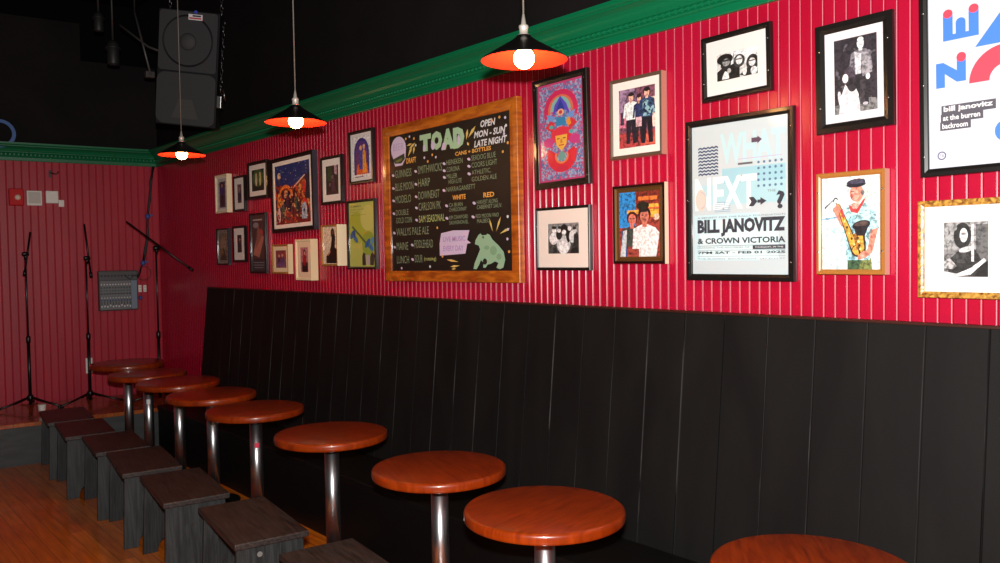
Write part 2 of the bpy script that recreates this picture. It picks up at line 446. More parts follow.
def noise_art(name, cols, scale, detail=4, vor=False, stretch=(1, 1, 1)):
    nm = name
    if nm in _mats: return _mats[nm]
    m = mat(nm, (128, 128, 128), .55, coat=.25); N, L, bs = nodes_of(m)
    tc = N.new('ShaderNodeTexCoord'); mp = N.new('ShaderNodeMapping'); mp.inputs['Scale'].default_value = stretch
    t = N.new('ShaderNodeTexVoronoi' if vor else 'ShaderNodeTexNoise'); t.inputs['Scale'].default_value = scale
    cr = N.new('ShaderNodeValToRGB')
    L.new(tc.outputs['Object'], mp.inputs['Vector']); L.new(mp.outputs['Vector'], t.inputs['Vector'])
    if vor:
        L.new(t.outputs['Color'], cr.inputs['Fac'])
    else:
        t.inputs['Detail'].default_value = detail; L.new(t.outputs['Fac'], cr.inputs['Fac'])
    el = cr.color_ramp.elements; n = len(cols)
    lo, hi = (.05, .9) if vor else (.32, .68)
    el[0].position = lo; el[0].color = lin(cols[0]); el[1].position = hi; el[1].color = lin(cols[-1])
    for i in range(1, n-1):
        e = el.new(lo + (hi - lo)*i/(n-1)); e.color = lin(cols[i])
    if vor: cr.color_ramp.interpolation = 'CONSTANT'
    L.new(cr.outputs['Color'], bs.inputs['Base Color'])
    return m

def ell(c, cx, cy, rx, ry, rot=0, a0=0, a1=360, n=18):
    pts = []
    for i in range(n + (0 if a1 - a0 >= 360 else 1)):
        a = math.radians(a0 + (a1 - a0)*i/n); x, y = rx*math.cos(a), ry*math.sin(a)
        r = math.radians(rot); pts.append((cx + x*math.cos(r) - y*math.sin(r), cy + x*math.sin(r) + y*math.cos(r)))
    return ('p', c, pts)
def arc(c, cx, cy, r0, r1, a0, a1, n=14, k=1.0):
    pts = [(cx + r1*math.cos(math.radians(a0 + (a1-a0)*i/n)), cy + k*r1*math.sin(math.radians(a0 + (a1-a0)*i/n))) for i in range(n+1)]
    pts += [(cx + r0*math.cos(math.radians(a1 - (a1-a0)*i/n)), cy + k*r0*math.sin(math.radians(a1 - (a1-a0)*i/n))) for i in range(n+1)]
    return ('p', c, pts)
def rect(c, x0, y0, x1, y1): return ('p', c, [(x0, y0), (x1, y0), (x1, y1), (x0, y1)])
def poly(c, *pts): return ('p', c, list(pts))
def txt(c, s, x0, y0, x1, y1, bold=0.0, shear=0.0): return ('t', c, s, x0, y0, x1, y1, bold, shear)

def build_art(items, w, h, name, parent, y, base, y_step=.00006):
    """flat print, centred on (0,0) in local x,z at depth y (towards viewer is -y)"""
    b = MB()
    def P(u, v, k): return ((u - .5)*w, y - k*y_step, (v - .5)*h)
    if base is not None:
        bm_ = base if isinstance(base, bpy.types.Material) else art_mat(base)
        b.face([P(0, 0, 0), P(1, 0, 0), P(1, 1, 0), P(0, 1, 0)], bm_)
    k = 0
    for it in items:
        k += 1
        m = it[1] if isinstance(it[1], bpy.types.Material) else art_mat(it[1])
        if it[0] == 'p':
            pts = [(min(max(u, 0), 1), min(max(v, 0), 1)) for u, v in it[2]]
            b.face([P(u, v, k) for u, v in pts], m)
        else:
            _, c, s, x0, y0, x1, y1, bold, shear = it
            V, Fc = text_polys(s, bold, shear)
            if not V: continue
            mx0 = min(v[0] for v in V); mx1 = max(v[0] for v in V); my0 = min(v[1] for v in V); my1 = max(v[1] for v in V)
            vs = [b.bm.verts.new(P(x0 + (v[0]-mx0)/(mx1-mx0)*(x1-x0), y0 + (v[1]-my0)/(my1-my0)*(y1-y0), k)) for v in V]
            mi = b.mi(m)
            for f in Fc:
                try: q = b.bm.faces.new([vs[i] for i in f]); q.material_index = mi
                except Exception: pass
    # face towards -y
    b.bm.normal_update()
    for f in b.bm.faces:
        if f.normal.y > 0: f.normal_flip()
    return b.build(name, parent, recalc=False)

def ring_frame(b, w, h, prof, mats):
    """mitred moulding: prof = (inset, height from wall)"""
    rings = []
    for off, d in prof:
        hw, hh = w/2 - off, h/2 - off
        rings.append([b.bm.verts.new(p) for p in ((-hw, -d, -hh), (hw, -d, -hh), (hw, -d, hh), (-hw, -d, hh))])
    for i, (r0, r1) in enumerate(zip(rings, rings[1:])):
        for j in range(4):
            f = b.bm.faces.new((r0[j], r0[(j+1) % 4], r1[(j+1) % 4], r1[j])); f.material_index = b.mi(mats[i] if i < len(mats) else mats[-1])
PICS = []; GR_ = [False]
DM = [.035, .025, .03, .025, .02, .02, .03, .02, .03, .045, .05, .02, .02, .02, .015, .025, .02, .015, .015, .015, .03, .02, .02, .025]
SCREW = mat('silver screw head', (190, 190, 190), .25, 1.0)
def picture(name, label, cat, yl, yr, zb, zt, d, bar, mats, art, base, mg=0, tilt=0.0, matc=(238, 234, 224), prof=None, group=None, screws=None, lip=None, pname='print', msides=None):
    k_ = (W - d - .0055)/(W - DM[len(PICS)]); PICS.append(label)
    yl, yr, zb, zt = yl*k_, yr*k_, 1.66 + (zb - 1.66)*k_, 1.66 + (zt - 1.66)*k_
    group = group or 'framed pictures on the red wall'
    GR_[0] = cat in ('picture', 'painting')
    w = yl - yr; h = zt - zb
    root = empty(name, (W - .0055, (yl + yr)/2, (zb + zt)/2), (0, 0, -PI/2))
    root.rotation_euler = (0, 0, -PI/2)
    if tilt:
        root.rotation_mode = 'QUATERNION'
        root.rotation_quaternion = (Matrix.Rotation(-PI/2, 4, 'Z') @ Matrix.Rotation(math.radians(-tilt), 4, 'Y')).to_quaternion()
    tag(root, label, cat, group)
    if prof is None:
        prof = [(0, 0), (0, d - .002), (.002, d), (bar*.55, d), (bar - .002, d - .003), (bar, d - .005), (bar, 0)]
    # mats: (side, face) -> per strip
    side, face = mats[0], mats[1]; inner = mats[2] if len(mats) > 2 else face
    ml = [side, face, face, inner, inner, inner]
    b = MB(); ring_frame(b, w, h, prof, ml)
    b.build('frame', root)
    iw, ih = w - 2*bar, h - 2*bar
    yd = -(d - .008)
    if msides is None: msides = (mg, mg, mg, mg)
    l, r, bt, tp = msides
    if max(msides) > 0:
        b = MB(); wm = mat('mount board %d %d %d' % matc, matc, .7)
        # window mount with bevelled opening
        O = [(-iw/2, yd, -ih/2), (iw/2, yd, -ih/2), (iw/2, yd, ih/2), (-iw/2, yd, ih/2)]
        I = [(-iw/2 + l, yd, -ih/2 + bt), (iw/2 - r, yd, -ih/2 + bt), (iw/2 - r, yd, ih/2 - tp), (-iw/2 + l, yd, ih/2 - tp)]
        I2 = [(x + (.001 if x < 0 else -.001), yd + .0015, z + (.001 if z < 0 else -.001)) for x, _, z in I]
        vo = [b.bm.verts.new(p) for p in O]; vi = [b.bm.verts.new(p) for p in I]; v2 = [b.bm.verts.new(p) for p in I2]
        b.mi(wm)
        for j in range(4):
            b.bm.faces.new((vo[j], vo[(j+1) % 4], vi[(j+1) % 4], vi[j])); b.bm.faces.new((vi[j], vi[(j+1) % 4], v2[(j+1) % 4], v2[j]))
        b.bm.normal_update()
        for f in b.bm.faces:
            if f.normal.y > 0: f.normal_flip()
        b.build('mount', root, recalc=False)
        # the print sits behind the mount
        pr = build_art(art, iw - l - r, ih - bt - tp, pname, root, 0, base, .0001/max(8, len(art))*1.5 + .000008)
        pr.location = ((l - r)/2, yd + .0035, (bt - tp)/2)
    else:
        pr = build_art(art, iw, ih, pname, root, 0, base)
        pr.location = (0, yd + .004, 0)
    # backing
    b = MB(); b.box((-iw/2 - .003, -.004, -ih/2 - .003), (iw/2 + .003, -.001, ih/2 + .003), mat('brown backing board', (90, 70, 50), .8)); b.build('backing', root)
    if screws:
        for sx in (-1, 1):
            for sz in screws:
                b = MB(); M = Matrix.Translation((sx*(w/2 - bar*.5), -d, sz*h/2)) @ Matrix.Rotation(PI/2, 4, 'X')
                b.lathe([(.0036, 0), (.0034, .0012), (.001, .0016)], SCREW, 12, M=M); b.build('screw', root)
    return root

SK = (222, 170, 140); SKD = (150, 100, 80); HB = (30, 22, 20)
G = lambda v: (v, v, v)
def person(cx, top, s, shirt, pants, skin=SK, hair=HB, longhair=False, legs=True, a=1.0):
    """standing figure for a printed photograph; s = overall height, a = u/v aspect compensation"""
    it = []; hd = s*.075
    if longhair: it.append(poly(hair, (cx - hd*1.5*a, top - hd*4.2), (cx + hd*1.5*a, top - hd*4.2), (cx + hd*1.3*a, top - hd*.6), (cx, top + hd*.2), (cx - hd*1.3*a, top - hd*.6)))
    if legs:
        it.append(poly(pants, (cx - hd*1.5*a, top - s*.5), (cx + hd*1.5*a, top - s*.5), (cx + hd*1.7*a, top - s), (cx + hd*.5*a, top - s), (cx, top - s*.6), (cx - hd*.5*a, top - s), (cx - hd*1.6*a, top - s)))
    it.append(poly(shirt, (cx - hd*.5*a, top - hd*2.2), (cx + hd*.5*a, top - hd*2.2), (cx + hd*2.1*a, top - hd*2.9), (cx + hd*2.6*a, top - s*.48), (cx + hd*1.9*a, top - s*.48), (cx + hd*1.55*a, top - hd*4),
                   (cx + hd*1.6*a, top - s*.53), (cx - hd*1.6*a, top - s*.53), (cx - hd*1.55*a, top - hd*4), (cx - hd*1.9*a, top - s*.48), (cx - hd*2.6*a, top - s*.48), (cx - hd*2.1*a, top - hd*2.9)))
    it.append(rect(skin, cx - hd*.4*a, top - hd*2.6, cx + hd*.4*a, top - hd*1.6))
    if not longhair: it.append(ell(hair, cx, top - hd*.95, hd*1.08*a, hd*1.1))
    it.append(ell(skin, cx, top - hd*1.2, hd*.78*a, hd*1.05))
    it.append(ell(hair, cx, top - hd*.45, hd*.9*a, hd*.5))
    return it
def bust(cx, cy, r, skin, hair, shirt, longhair=False, a=1.0, face=True):
    it = []
    it.append(poly(shirt, (cx - r*2.2*a, cy - r*5), (cx + r*2.2*a, cy - r*5), (cx + r*2.0*a, cy - r*1.9), (cx + r*.6*a, cy - r*1.3), (cx - r*.6*a, cy - r*1.3), (cx - r*2.0*a, cy - r*1.9)))
    if longhair: it.append(poly(hair, (cx - r*1.5*a, cy - r*2.2), (cx + r*1.5*a, cy - r*2.2), (cx + r*1.4*a, cy + r*.4), (cx + r*.7*a, cy + r*1.3), (cx - r*.7*a, cy + r*1.3), (cx - r*1.4*a, cy + r*.4)))
    else: it.append(ell(hair, cx, cy + r*.25, r*1.12*a, r*1.15))
    it.append(rect(skin, cx - r*.4*a, cy - r*1.7, cx + r*.4*a, cy - r*.7))
    it.append(ell(skin, cx, cy - r*.05, r*.8*a, r*1.0))
    if face:
        it.append(rect(hair, cx - r*.5*a, cy + r*.05, cx - r*.15*a, cy + r*.2)); it.append(rect(hair, cx + r*.15*a, cy + r*.05, cx + r*.5*a, cy + r*.2))
        it.append(rect((150, 70, 60) if skin[0] != skin[1] else G(90), cx - r*.28*a, cy - r*.58, cx + r*.28*a, cy - r*.46))
    return it

BF = (FRAMEB, FRAMEB)
CREAM = mat('cream painted moulding', (250, 234, 196), .45); GOLDW = mat('gold wood moulding', (176, 122, 52), .35, coat=.3)
PALEW = mat('pale wood side', (246, 226, 180), .5)
GREYS = mat('grey side moulding', (56, 56, 66), .45)

# --- F1..F6 far small pictures
picture('framed_photo', 'small photo in a thin cream deep-sided frame, top left of the wall display', 'picture', 7.03, 6.774, 2.055, 2.381, .045, .016, (CREAM, CREAM),
        [rect((90, 60, 80), .2, .05, .85, .9)] + person(.5, .86, .75, (60, 50, 120), (40, 30, 40), a=1.4), (196, 190, 190), mg=.018)
picture('framed_photo', 'small dark figure photo in a black frame, right of the top-left cream frame', 'picture', 6.676, 6.453, 2.052, 2.344, .03, .018, BF,
        [poly((90, 40, 50), (.2, 0), (.8, 0), (.8, .7), (.5, .95), (.3, .7))] + bust(.5, .75, .12, (170, 120, 110), (30, 20, 20), (50, 30, 60), a=1.6, face=False), (130, 100, 110), mg=.05, matc=(246, 240, 236))
picture('framed_photo', 'dark photo of two pale figures, black frame, left of the night street scene', 'picture', 6.374, 6.017, 2.131, 2.429, .03, .026, BF,
        [ell((70, 96, 50), .5, .6, .45, .4), ell((200, 190, 160), .35, .5, .09, .26), ell((190, 180, 120), .66, .52, .09, .3), ell((222, 190, 150), .35, .76, .06, .07), ell((222, 190, 150), .66, .8, .06, .07)], (36, 44, 34), mg=.038, matc=(246, 240, 236))
picture('framed_photo', 'muted brown picture in a thin grey-sided frame, bottom left of the wall display', 'picture', 7.061, 6.807, 1.609, 1.923, .03, .012, (GREYS, FRAMEB),
        [rect((120, 110, 90), .15, .1, .85, .9), ell((160, 130, 110), .5, .6, .25, .2), poly((70, 60, 60), (.2, .1), (.5, .5), (.85, .1)), ell((150, 110, 60), .4, .35, .12, .1)], (140, 130, 120), mg=.0)
picture('framed_photo', 'small dark portrait on white mount, black frame, right of the muted brown picture', 'picture', 6.726, 6.477, 1.631, 1.934, .025, .02, BF,
        [ell((110, 60, 60), .5, .65, .2, .15), poly((70, 40, 50), (.15, .05), (.85, .05), (.7, .5), (.4, .55)), ell((180, 130, 120), .52, .74, .1, .08)], (52, 42, 46), msides=(.058, .058, .06, .055), matc=(246, 240, 236))
picture('framed_poster', 'dark brown poster with pinkish figures, black frame, left of the small gold-framed photo', 'poster', 6.389, 6.096, 1.541, 2.022, .026, .014, BF,
        [rect((84, 60, 60), .0, .22, 1, 1), poly((186, 120, 104), (.1, .3), (.55, .25), (.9, .6), (.6, .7), (.35, .55)), ell((190, 70, 66), .68, .68, .14, .07), ell((150, 140, 150), .35, .82, .2, .05),
         poly((150, 96, 90), (.3, .4), (.5, .85), (.7, .6)), rect((60, 60, 66), .05, .02, .95, .2), txt((170, 160, 160), 'ROCK SHOW', .12, .13, .88, .18), txt((150, 140, 140), 'FRI  SAT', .12, .05, .88, .10)][:6] +
        [rect((150, 146, 150), .12, .155, .88, .165), rect((150, 146, 150), .12, .11, .88, .12), rect((150, 146, 150), .2, .065, .8, .075), rect((180, 176, 176), .15, .90, .8, .925)], (58, 44, 46), mg=0)

# --- F7 big night street picture
night = noise_art('night street colours', [(24, 22, 60), (110, 30, 30), (190, 70, 36), (60, 30, 30), (220, 150, 80), (60, 40, 70), (40, 70, 60)], 34, vor=True, stretch=(1, 1, .6))
sky = noise_art('night sky colours', [(18, 22, 70), (40, 54, 130), (24, 40, 100), (80, 90, 170)], 26, 5)
a = [poly(sky, (0, .68), (.25, .66), (.5, .62), (1, .8), (1, 1), (0, 1)),
     poly((150, 50, 30), (.0, .66), (.45, .60), (.8, .74), (.8, .68), (.45, .54), (0, .6)), ell((226, 190, 160), .12, .82, .05, .06), ell((60, 70, 60), .12, .74, .02, .05),
     poly((220, 190, 170), (.52, .6), (.85, .78), (.86, .76), (.53, .58)), arc((224, 120, 50), .3, .42, .17, .22, 10, 170, k=1.1),
     poly((200, 50, 40), (.78, .3), (.9, .3), (.88, .62), (.83, .72), (.79, .6)), poly((230, 140, 60), (.05, .3), (.15, .3), (.16, .55), (.06, .5)),
     poly((120, 30, 30), (0, 0), (1, 0), (1, .14), (.6, .2), (.3, .1), (0, .16)), poly((160, 60, 50), (.25, .02), (.6, .02), (.52, .3), (.35, .3))]
for i, (x, y, c) in enumerate([(.27, .42, (40, 30, 50)), (.35, .45, (70, 40, 60)), (.42, .4, (30, 24, 40)), (.22, .3, (80, 90, 80)), (.6, .4, (70, 90, 70)), (.66, .36, (40, 50, 60)), (.1, .24, (220, 190, 190)), (.5, .25, (90, 40, 50))]):
    a += [ell(c, x, y - .08, .045, .13), ell((200, 140, 100), x, y + .06, .02, .025)]
rq = random.Random(11)
for i in range(150):
    x, y = rq.random(), rq.random()*.6 + .02; c = rq.choice([(230, 140, 70), (200, 60, 40), (70, 30, 50), (240, 200, 150), (60, 90, 90), (140, 40, 40), (90, 60, 100), (30, 24, 40)])
    a.append(ell(c, x, y, .008 + rq.random()*.012, .010 + rq.random()*.025, rq.random()*90, n=6))
for i in range(45):
    x, y = rq.random(), .74 + rq.random()*.24; a.append(ell(rq.choice([(70, 90, 180), (30, 40, 110), (120, 140, 210), (20, 24, 70), (200, 190, 120)]), x, y, .012, .010, n=6))
a += [poly((170, 190, 216), (.76, .06), (.9, .06), (.9, .25), (.87, .33), (.8, .33), (.76, .25)), ell((50, 60, 90), .83, .2, .025, .03), poly((30, 26, 50), (.85, .4), (1, .36), (1, .8), (.93, .84))]
picture('framed_painting', 'large colourful night street scene in a black frame with white mount', 'painting', 5.952, 5.279, 1.856, 2.419, .04, .03, (GREYS, FRAMEB), a, night, mg=.028, matc=(246, 240, 236), tilt=.8)
# --- F8
picture('framed_photo', 'dark stage photo on white mount, black frame, right of the night street scene', 'picture', 5.189, 4.902, 2.025, 2.355, .03, .020, BF,
        [poly((190, 150, 170), (.66, .72), (.84, .66), (.86, 1), (.66, 1)), poly((30, 60, 40), (.1, .5), (.5, .45), (.45, .95), (.15, .95)), ell((110, 80, 100), .52, .6, .1, .07), poly((70, 40, 66), (.4, .1), (.75, .1), (.66, .52), (.45, .52)),
         ell((120, 90, 110), .3, .35, .07, .06), rect((60, 30, 50), .1, .02, .9, .12)], (26, 18, 26), msides=(.042, .03, .045, .045), matc=(246, 240, 236))
# --- F9..F11
picture('framed_photo', 'small group photo in a gold wood frame under the night street scene', 'picture', 5.959, 5.692, 1.541, 1.763, .042, .014, (PALEW, GOLDW),
        [rect((150, 60, 70), 0, .5, 1, 1), ell((70, 40, 60), .3, .4, .16, .3), ell((90, 60, 110), .65, .4, .16, .3), ell((220, 170, 140), .3, .68, .08, .09), ell((220, 170, 140), .62, .7, .08, .09), ell((120, 80, 140), .48, .2, .3, .16)], (130, 90, 110), mg=.03, matc=(244, 226, 190))
picture('framed_photo', 'small photo of a red-clothed figure in a thick cream frame', 'picture', 5.544, 5.303, 1.497, 1.793, .055, .018, (PALEW, CREAM),
        [rect((60, 20, 30), .2, 0, .9, .4), ell((160, 30, 40), .5, .5, .22, .25), ell((70, 20, 30), .5, .8, .14, .12), ell((210, 150, 130), .52, .77, .08, .08), ell((40, 14, 20), .5, .12, .3, .14)], (190, 120, 130), mg=.04, matc=(246, 222, 190))
picture('framed_photo', 'photo of a seated figure in black on cream ground, left of the green poster', 'picture', 5.146, 4.925, 1.602, 1.882, .075, .012, (CREAM, GOLDW),
        [poly((30, 18, 16), (.2, .02), (1, .02), (1, .35), (.8, .45), (.85, .7), (.78, .9), (.66, .97), (.56, .9), (.56, .78), (.6, .7), (.55, .5), (.45, .35), (.2, .2)), ell((120, 70, 60), .7, .84, .06, .05), poly((200, 150, 120), (.3, .26), (.5, .36), (.48, .3), (.34, .22))], (226, 204, 178), mg=0)
# --- F12 green poster, F13 arch
picture('framed_poster', 'tall lime green poster with blue flowers in a black frame, beside the chalkboard', 'poster', 4.845, 4.496, 1.580, 2.033, .028, .016, BF,
        [ell((176, 186, 60), .3, .6, .35, .25), ell((206, 206, 110), .75, .75, .3, .2), ell((150, 170, 60), .75, .35, .25, .2),
         txt((110, 120, 70), 'SUMMER', .06, .93, .5, .955, .01), txt((110, 120, 70), 'music series', .06, .885, .6, .905), txt((110, 120, 70), 'at the park', .06, .845, .4, .86),
         txt((110, 120, 70), 'all season', .06, .80, .66, .815),
         poly((90, 100, 60), (.1, .62), (.15, .64), (.55, .44), (.86, .28), (.82, .26), (.5, .42)),
         ell((50, 90, 150), .12, .5, .1, .05, 30), ell((60, 110, 170), .24, .44, .12, .045, -30), ell((40, 80, 140), .2, .52, .05, .06), ell((50, 96, 160), .72, .36, .12, .045, 30), ell((60, 120, 180), .84, .3, .1, .05, -30), ell((90, 150, 190), .9, .4, .06, .05),
         poly((60, 50, 50), (.5, .02), (.64, .02), (.62, .2), (.54, .22), (.5, .16)), poly((70, 56, 56), (.8, .02), (.94, .02), (.97, .18), (.88, .23), (.8, .14)), rect((190, 170, 170), .66, .03, .78, .18)],
        (190, 196, 96), mg=0)
picture('framed_photo', 'picture of a blue arch with an orange glow, black frame, above the green poster', 'picture', 4.802, 4.505, 2.137, 2.483, .028, .020, (FRAMEB, FRAMEB),
        [ell((30, 40, 130), .5, .6, .42, .36), rect((30, 40, 130), .08, .08, .92, .62), ell((80, 40, 130), .5, .62, .33, .28), rect((100, 40, 110), .17, .1, .83, .6), poly((220, 90, 40), (.2, .08), (.85, .08), (.8, .34), (.5, .42), (.25, .3)),
         poly((60, 60, 160), (.36, .2), (.55, .2), (.58, .6), (.45, .68), (.36, .55)), poly((230, 150, 50), (.56, .12), (.76, .12), (.72, .62), (.62, .7), (.56, .58)), ell((226, 170, 130), .46, .72, .07, .06), ell((226, 170, 130), .64, .74, .07, .06),
         rect((120, 80, 120), .1, .02, .6, .04)], (226, 220, 220), mg=.018, matc=(230, 226, 224))
# --- tie-dye poster F14
psy = noise_art('psychedelic pattern', [(120, 130, 180), (190, 70, 120), (150, 170, 200), (90, 110, 160), (200, 120, 150)], 110, vor=True)
a = [arc((206, 40, 90), .5, .72, .30, .40, -20, 200, k=.55), arc((214, 110, 80), .5, .72, .24, .30, -10, 190, k=.55), arc((130, 180, 170), .5, .72, .14, .24, 0, 180, k=.6),
     poly((90, 70, 190), (.3, .66), (.36, .78), (.5, .87), (.64, .78), (.72, .66), (.6, .72), (.5, .66), (.4, .72)), poly((40, 60, 150), (.4, .72), (.5, .84), (.6, .72), (.5, .68)),
     ell((230, 170, 140), .5, .70, .08, .035), ell((190, 60, 70), .5, .70, .04, .02), poly((110, 150, 210), (.16, .70), (.38, .66), (.32, .62), (.2, .63)), poly((110, 150, 210), (.84, .70), (.62, .66), (.68, .62), (.8, .63)),
     poly((50, 130, 180), (.38, .56), (.62, .56), (.6, .66), (.5, .64), (.4, .66)), poly((210, 50, 60), (.12, .56), (.3, .5), (.36, .6), (.24, .62)), poly((210, 50, 60), (.88, .56), (.7, .5), (.64, .6), (.76, .62)),
     poly((226, 150, 50), (.62, .6), (.7, .64), (.74, .56), (.66, .54)), ell((220, 50, 70), .5, .46, .25, .09), ell((200, 60, 130), .2, .40, .13, .05), ell((200, 60, 130), .8, .40, .13, .05),
     poly((236, 176, 70), (.36, .46), (.64, .46), (.62, .36), (.5, .29), (.38, .36)), rect((90, 40, 40), .40, .42, .46, .43), rect((90, 40, 40), .54, .42, .60, .43), rect((190, 50, 40), .44, .35, .56, .36), poly((214, 130, 60), (.48, .42), (.52, .42), (.53, .375), (.47, .375)),
     arc((214, 40, 60), .5, .24, .16, .34, 150, 390, k=.5), arc((230, 130, 70), .5, .24, .12, .16, 150, 390, k=.5), ell((110, 160, 150), .5, .24, .08, .05), poly((220, 50, 60), (.14, .3), (.3, .28), (.28, .18), (.18, .16)), poly((220, 50, 60), (.86, .3), (.7, .28), (.72, .18), (.82, .16)),
     ell((200, 40, 70), .5, .11, .14, .03), ell((80, 170, 170), .27, .56, .05, .02), ell((80, 170, 170), .73, .48, .05, .02)]
picture('framed_poster', 'swirling multicoloured psychedelic poster with a yellow face, in a wide black frame', 'poster', 3.009, 2.640, 1.981, 2.521, .026, .032, BF, a, psy, mg=.008, matc=(190, 60, 110), tilt=1.2, screws=(-.84, .84))
# --- F15 BW group
a = [rect(G(70), 0, 0, 1, .5), ell(G(190), .5, .3, .22, .3), ell(G(215), .18, .5, .14, .2), ell(G(30), .36, .62, .1, .16), ell(G(20), .52, .8, .12, .16), ell(G(24), .66, .62, .08, .25), ell(G(200), .78, .55, .1, .2), ell(G(40), .9, .42, .08, .3),
     ell(G(220), .2, .76, .07, .08), ell(G(210), .36, .76, .06, .07), ell(G(225), .52, .7, .07, .08), ell(G(210), .7, .82, .06, .08), ell(G(200), .86, .72, .06, .08), ell(G(30), .2, .86, .07, .05), ell(G(36), .38, .86, .06, .05), ell(G(30), .85, .82, .06, .05),
     poly(G(26), (.7, 0), (1, 0), (1, .16), (.84, .2), (.74, .14)), ell(G(235), .5, .2, .17, .22), poly(G(40), (.14, 0), (.3, 0), (.28, .2), (.18, .22))]
picture('framed_photo', 'square black-and-white group photo, wide white mount, black frame, below the psychedelic poster', 'picture', 3.009, 2.641, 1.579, 1.888, .022, .014, BF, a, G(130), msides=(.066, .062, .066, .066), matc=(240, 226, 214), screws=(-.4, .4))
# --- F16 three people
a = [rect((170, 60, 60), 0, 0, 1, .26), rect((150, 120, 150), 0, .6, .45, 1), rect((110, 80, 110), .2, .7, .5, .95), rect((230, 200, 190), .78, .3, 1, .8), rect((200, 110, 140), 0, .35, .2, .6), rect((60, 50, 70), .04, .4, .14, .62), rect((200, 90, 70), .62, .02, 1, .2)]
a += person(.34, .93, .86, (214, 220, 220), (30, 26, 40), (230, 170, 150), (40, 24, 24), a=1.35)
a += person(.56, .88, .80, (40, 44, 90), (40, 30, 40), (230, 170, 150), (50, 26, 26), a=1.15) + [rect((214, 170, 180), .47, .34, .67, .50)]
chk = noise_art('plaid shirt colours', [(20, 30, 60), (50, 80, 110), (150, 190, 200), (30, 50, 90)], 90, vor=True)
a += person(.77, .97, .92, (40, 60, 100), (24, 22, 34), (230, 170, 150), (24, 20, 24), a=1.35) + [poly(chk, (.66, .76), (.9, .76), (1.0, .56), (.93, .52), (.88, .6), (.88, .5), (.66, .5))]
picture('framed_photo', 'colour photo of three people standing, white mount, brown frame', 'picture', 2.50, 2.207, 2.078, 2.432, .034, .015, (mat('pinkish wood side', (206, 140, 120), .5), mat('brown grey moulding', (92, 74, 60), .4)), a, (120, 70, 90), msides=(.032, .025, .03, .034), matc=(244, 236, 228))
# --- F17 two people
a = [rect((40, 130, 200), 0, .45, .42, 1), rect((120, 40, 30), .42, .82, 1, 1), rect((206, 110, 50), .48, .86, .95, .92), rect((226, 160, 60), .2, .66, .55, .72), rect((236, 170, 60), .5, .60, .98, .8), rect((200, 90, 50), .5, .72, .98, .75), rect((40, 60, 140), .05, 0, .2, .4)]
a += bust(.33, .58, .085, (200, 110, 90), (60, 20, 20), (60, 66, 60), a=1.45) + [poly((186, 196, 200), (.02, 0), (.16, 0), (.2, .42), (.1, .4)), poly((110, 90, 80), (.5, .0), (.2, .0), (.24, .2), (.48, .2))][:1]
a += bust(.64, .62, .10, (190, 110, 90), (40, 20, 20), (240, 230, 226), a=1.4) + [poly((240, 230, 226), (.5, 0), (.92, 0), (1, .36), (.9, .44), (.7, .46), (.5, .3)), ell((30, 30, 20), .6, .78, .16, .06), rect((40, 30, 30), .5, .68, .7, .74), ell((226, 190, 160), .93, .6, .07, .05)]
SHN = mat('shiny black moulding', (24, 18, 14), .15, coat=1.0)
picture('framed_photo', 'colour photo of two people embracing, glossy dark frame with pale sides', 'picture', 2.495, 2.204, 1.609, 1.960, .03, .032, (CREAM, SHN, mat('bronze inner slip', (130, 90, 50), .3, .6)), a, (150, 60, 50), mg=0,
        prof=[(0, 0), (0, .024), (.004, .03), (.012, .026), (.018, .018), (.026, .02), (.032, .018), (.032, 0)][:7])
# --- F18 BW three people
a = [rect(G(215), .35, .5, 1, 1), rect(G(235), .75, .6, .95, 1), poly(G(24), (0, 0), (.56, 0), (.56, .5), (.4, .56), (.32, .5), (.1, .45), (0, .35)), ell(G(14), .2, .78, .2, .2), ell(G(28), .22, .58, .13, .2)]
a += [ell(G(150), .23, .66, .09, .14), rect(G(40), .15, .7, .32, .76), ell(G(50), .55, .62, .14, .24), ell(G(215), .55, .64, .08, .16), rect(G(50), .48, .66, .62, .7), ell(G(40), .87, .45, .15, .3), ell(G(205), .86, .47, .08, .15), rect(G(40), .79, .5, .93, .54),
      poly(G(240), (.12, .05), (.3, .05), (.28, .28), (.2, .34), (.15, .22)), ell(G(170), .3, .33, .05, .09), poly(G(30), (.56, .1), (.7, 0), (1, 0), (1, .2), (.75, .3)), ell(G(230), .68, .2, .05, .15), ell(G(225), .9, .15, .08, .15), rect(G(150), .4, .62, .43, .95)]
picture('framed_photo', 'black-and-white photo of three people, white mount, black frame, just under the green cornice', 'picture', 2.012, 1.699, 2.265, 2.525, .022, .022, BF, a, G(190), msides=(.046, .038, .052, .056), matc=(232, 228, 224), tilt=1.0, screws=(-.42, .52))
# --- F19 WHAT NEXT poster
ink = (58, 60, 70); lb = (158, 206, 218); vl = (172, 214, 222)
a = [rect(lb, .33, .60, .97, .70), rect(vl, .04, .46, .97, .60), rect((196, 228, 234), .02, .09, .72, .40), rect((214, 238, 240), .08, .10, .9, .36),
     txt((206, 226, 226), 'WHAT', .30, .78, .97, .93, .03), txt((236, 240, 238), 'NEXT', .02, .46, .70, .62, .03)]
a[4] = txt((186, 222, 228), 'WHAT', .31, .73, .97, .93, .04); a[5] = txt((244, 248, 246), 'NEXT', .03, .43, .69, .65, .03)
for i in range(9):
    y0_ = .665 + i*.022; pts = []; n = 10
    for j in range(n+1): pts.append((.07 + .22*j/n, y0_ + (.008 if j % 2 else 0)))
    for j in range(n, -1, -1): pts.append((.07 + .22*j/n, y0_ + .011 + (.008 if j % 2 else 0)))
    a.append(('p', (50, 70, 104), pts))
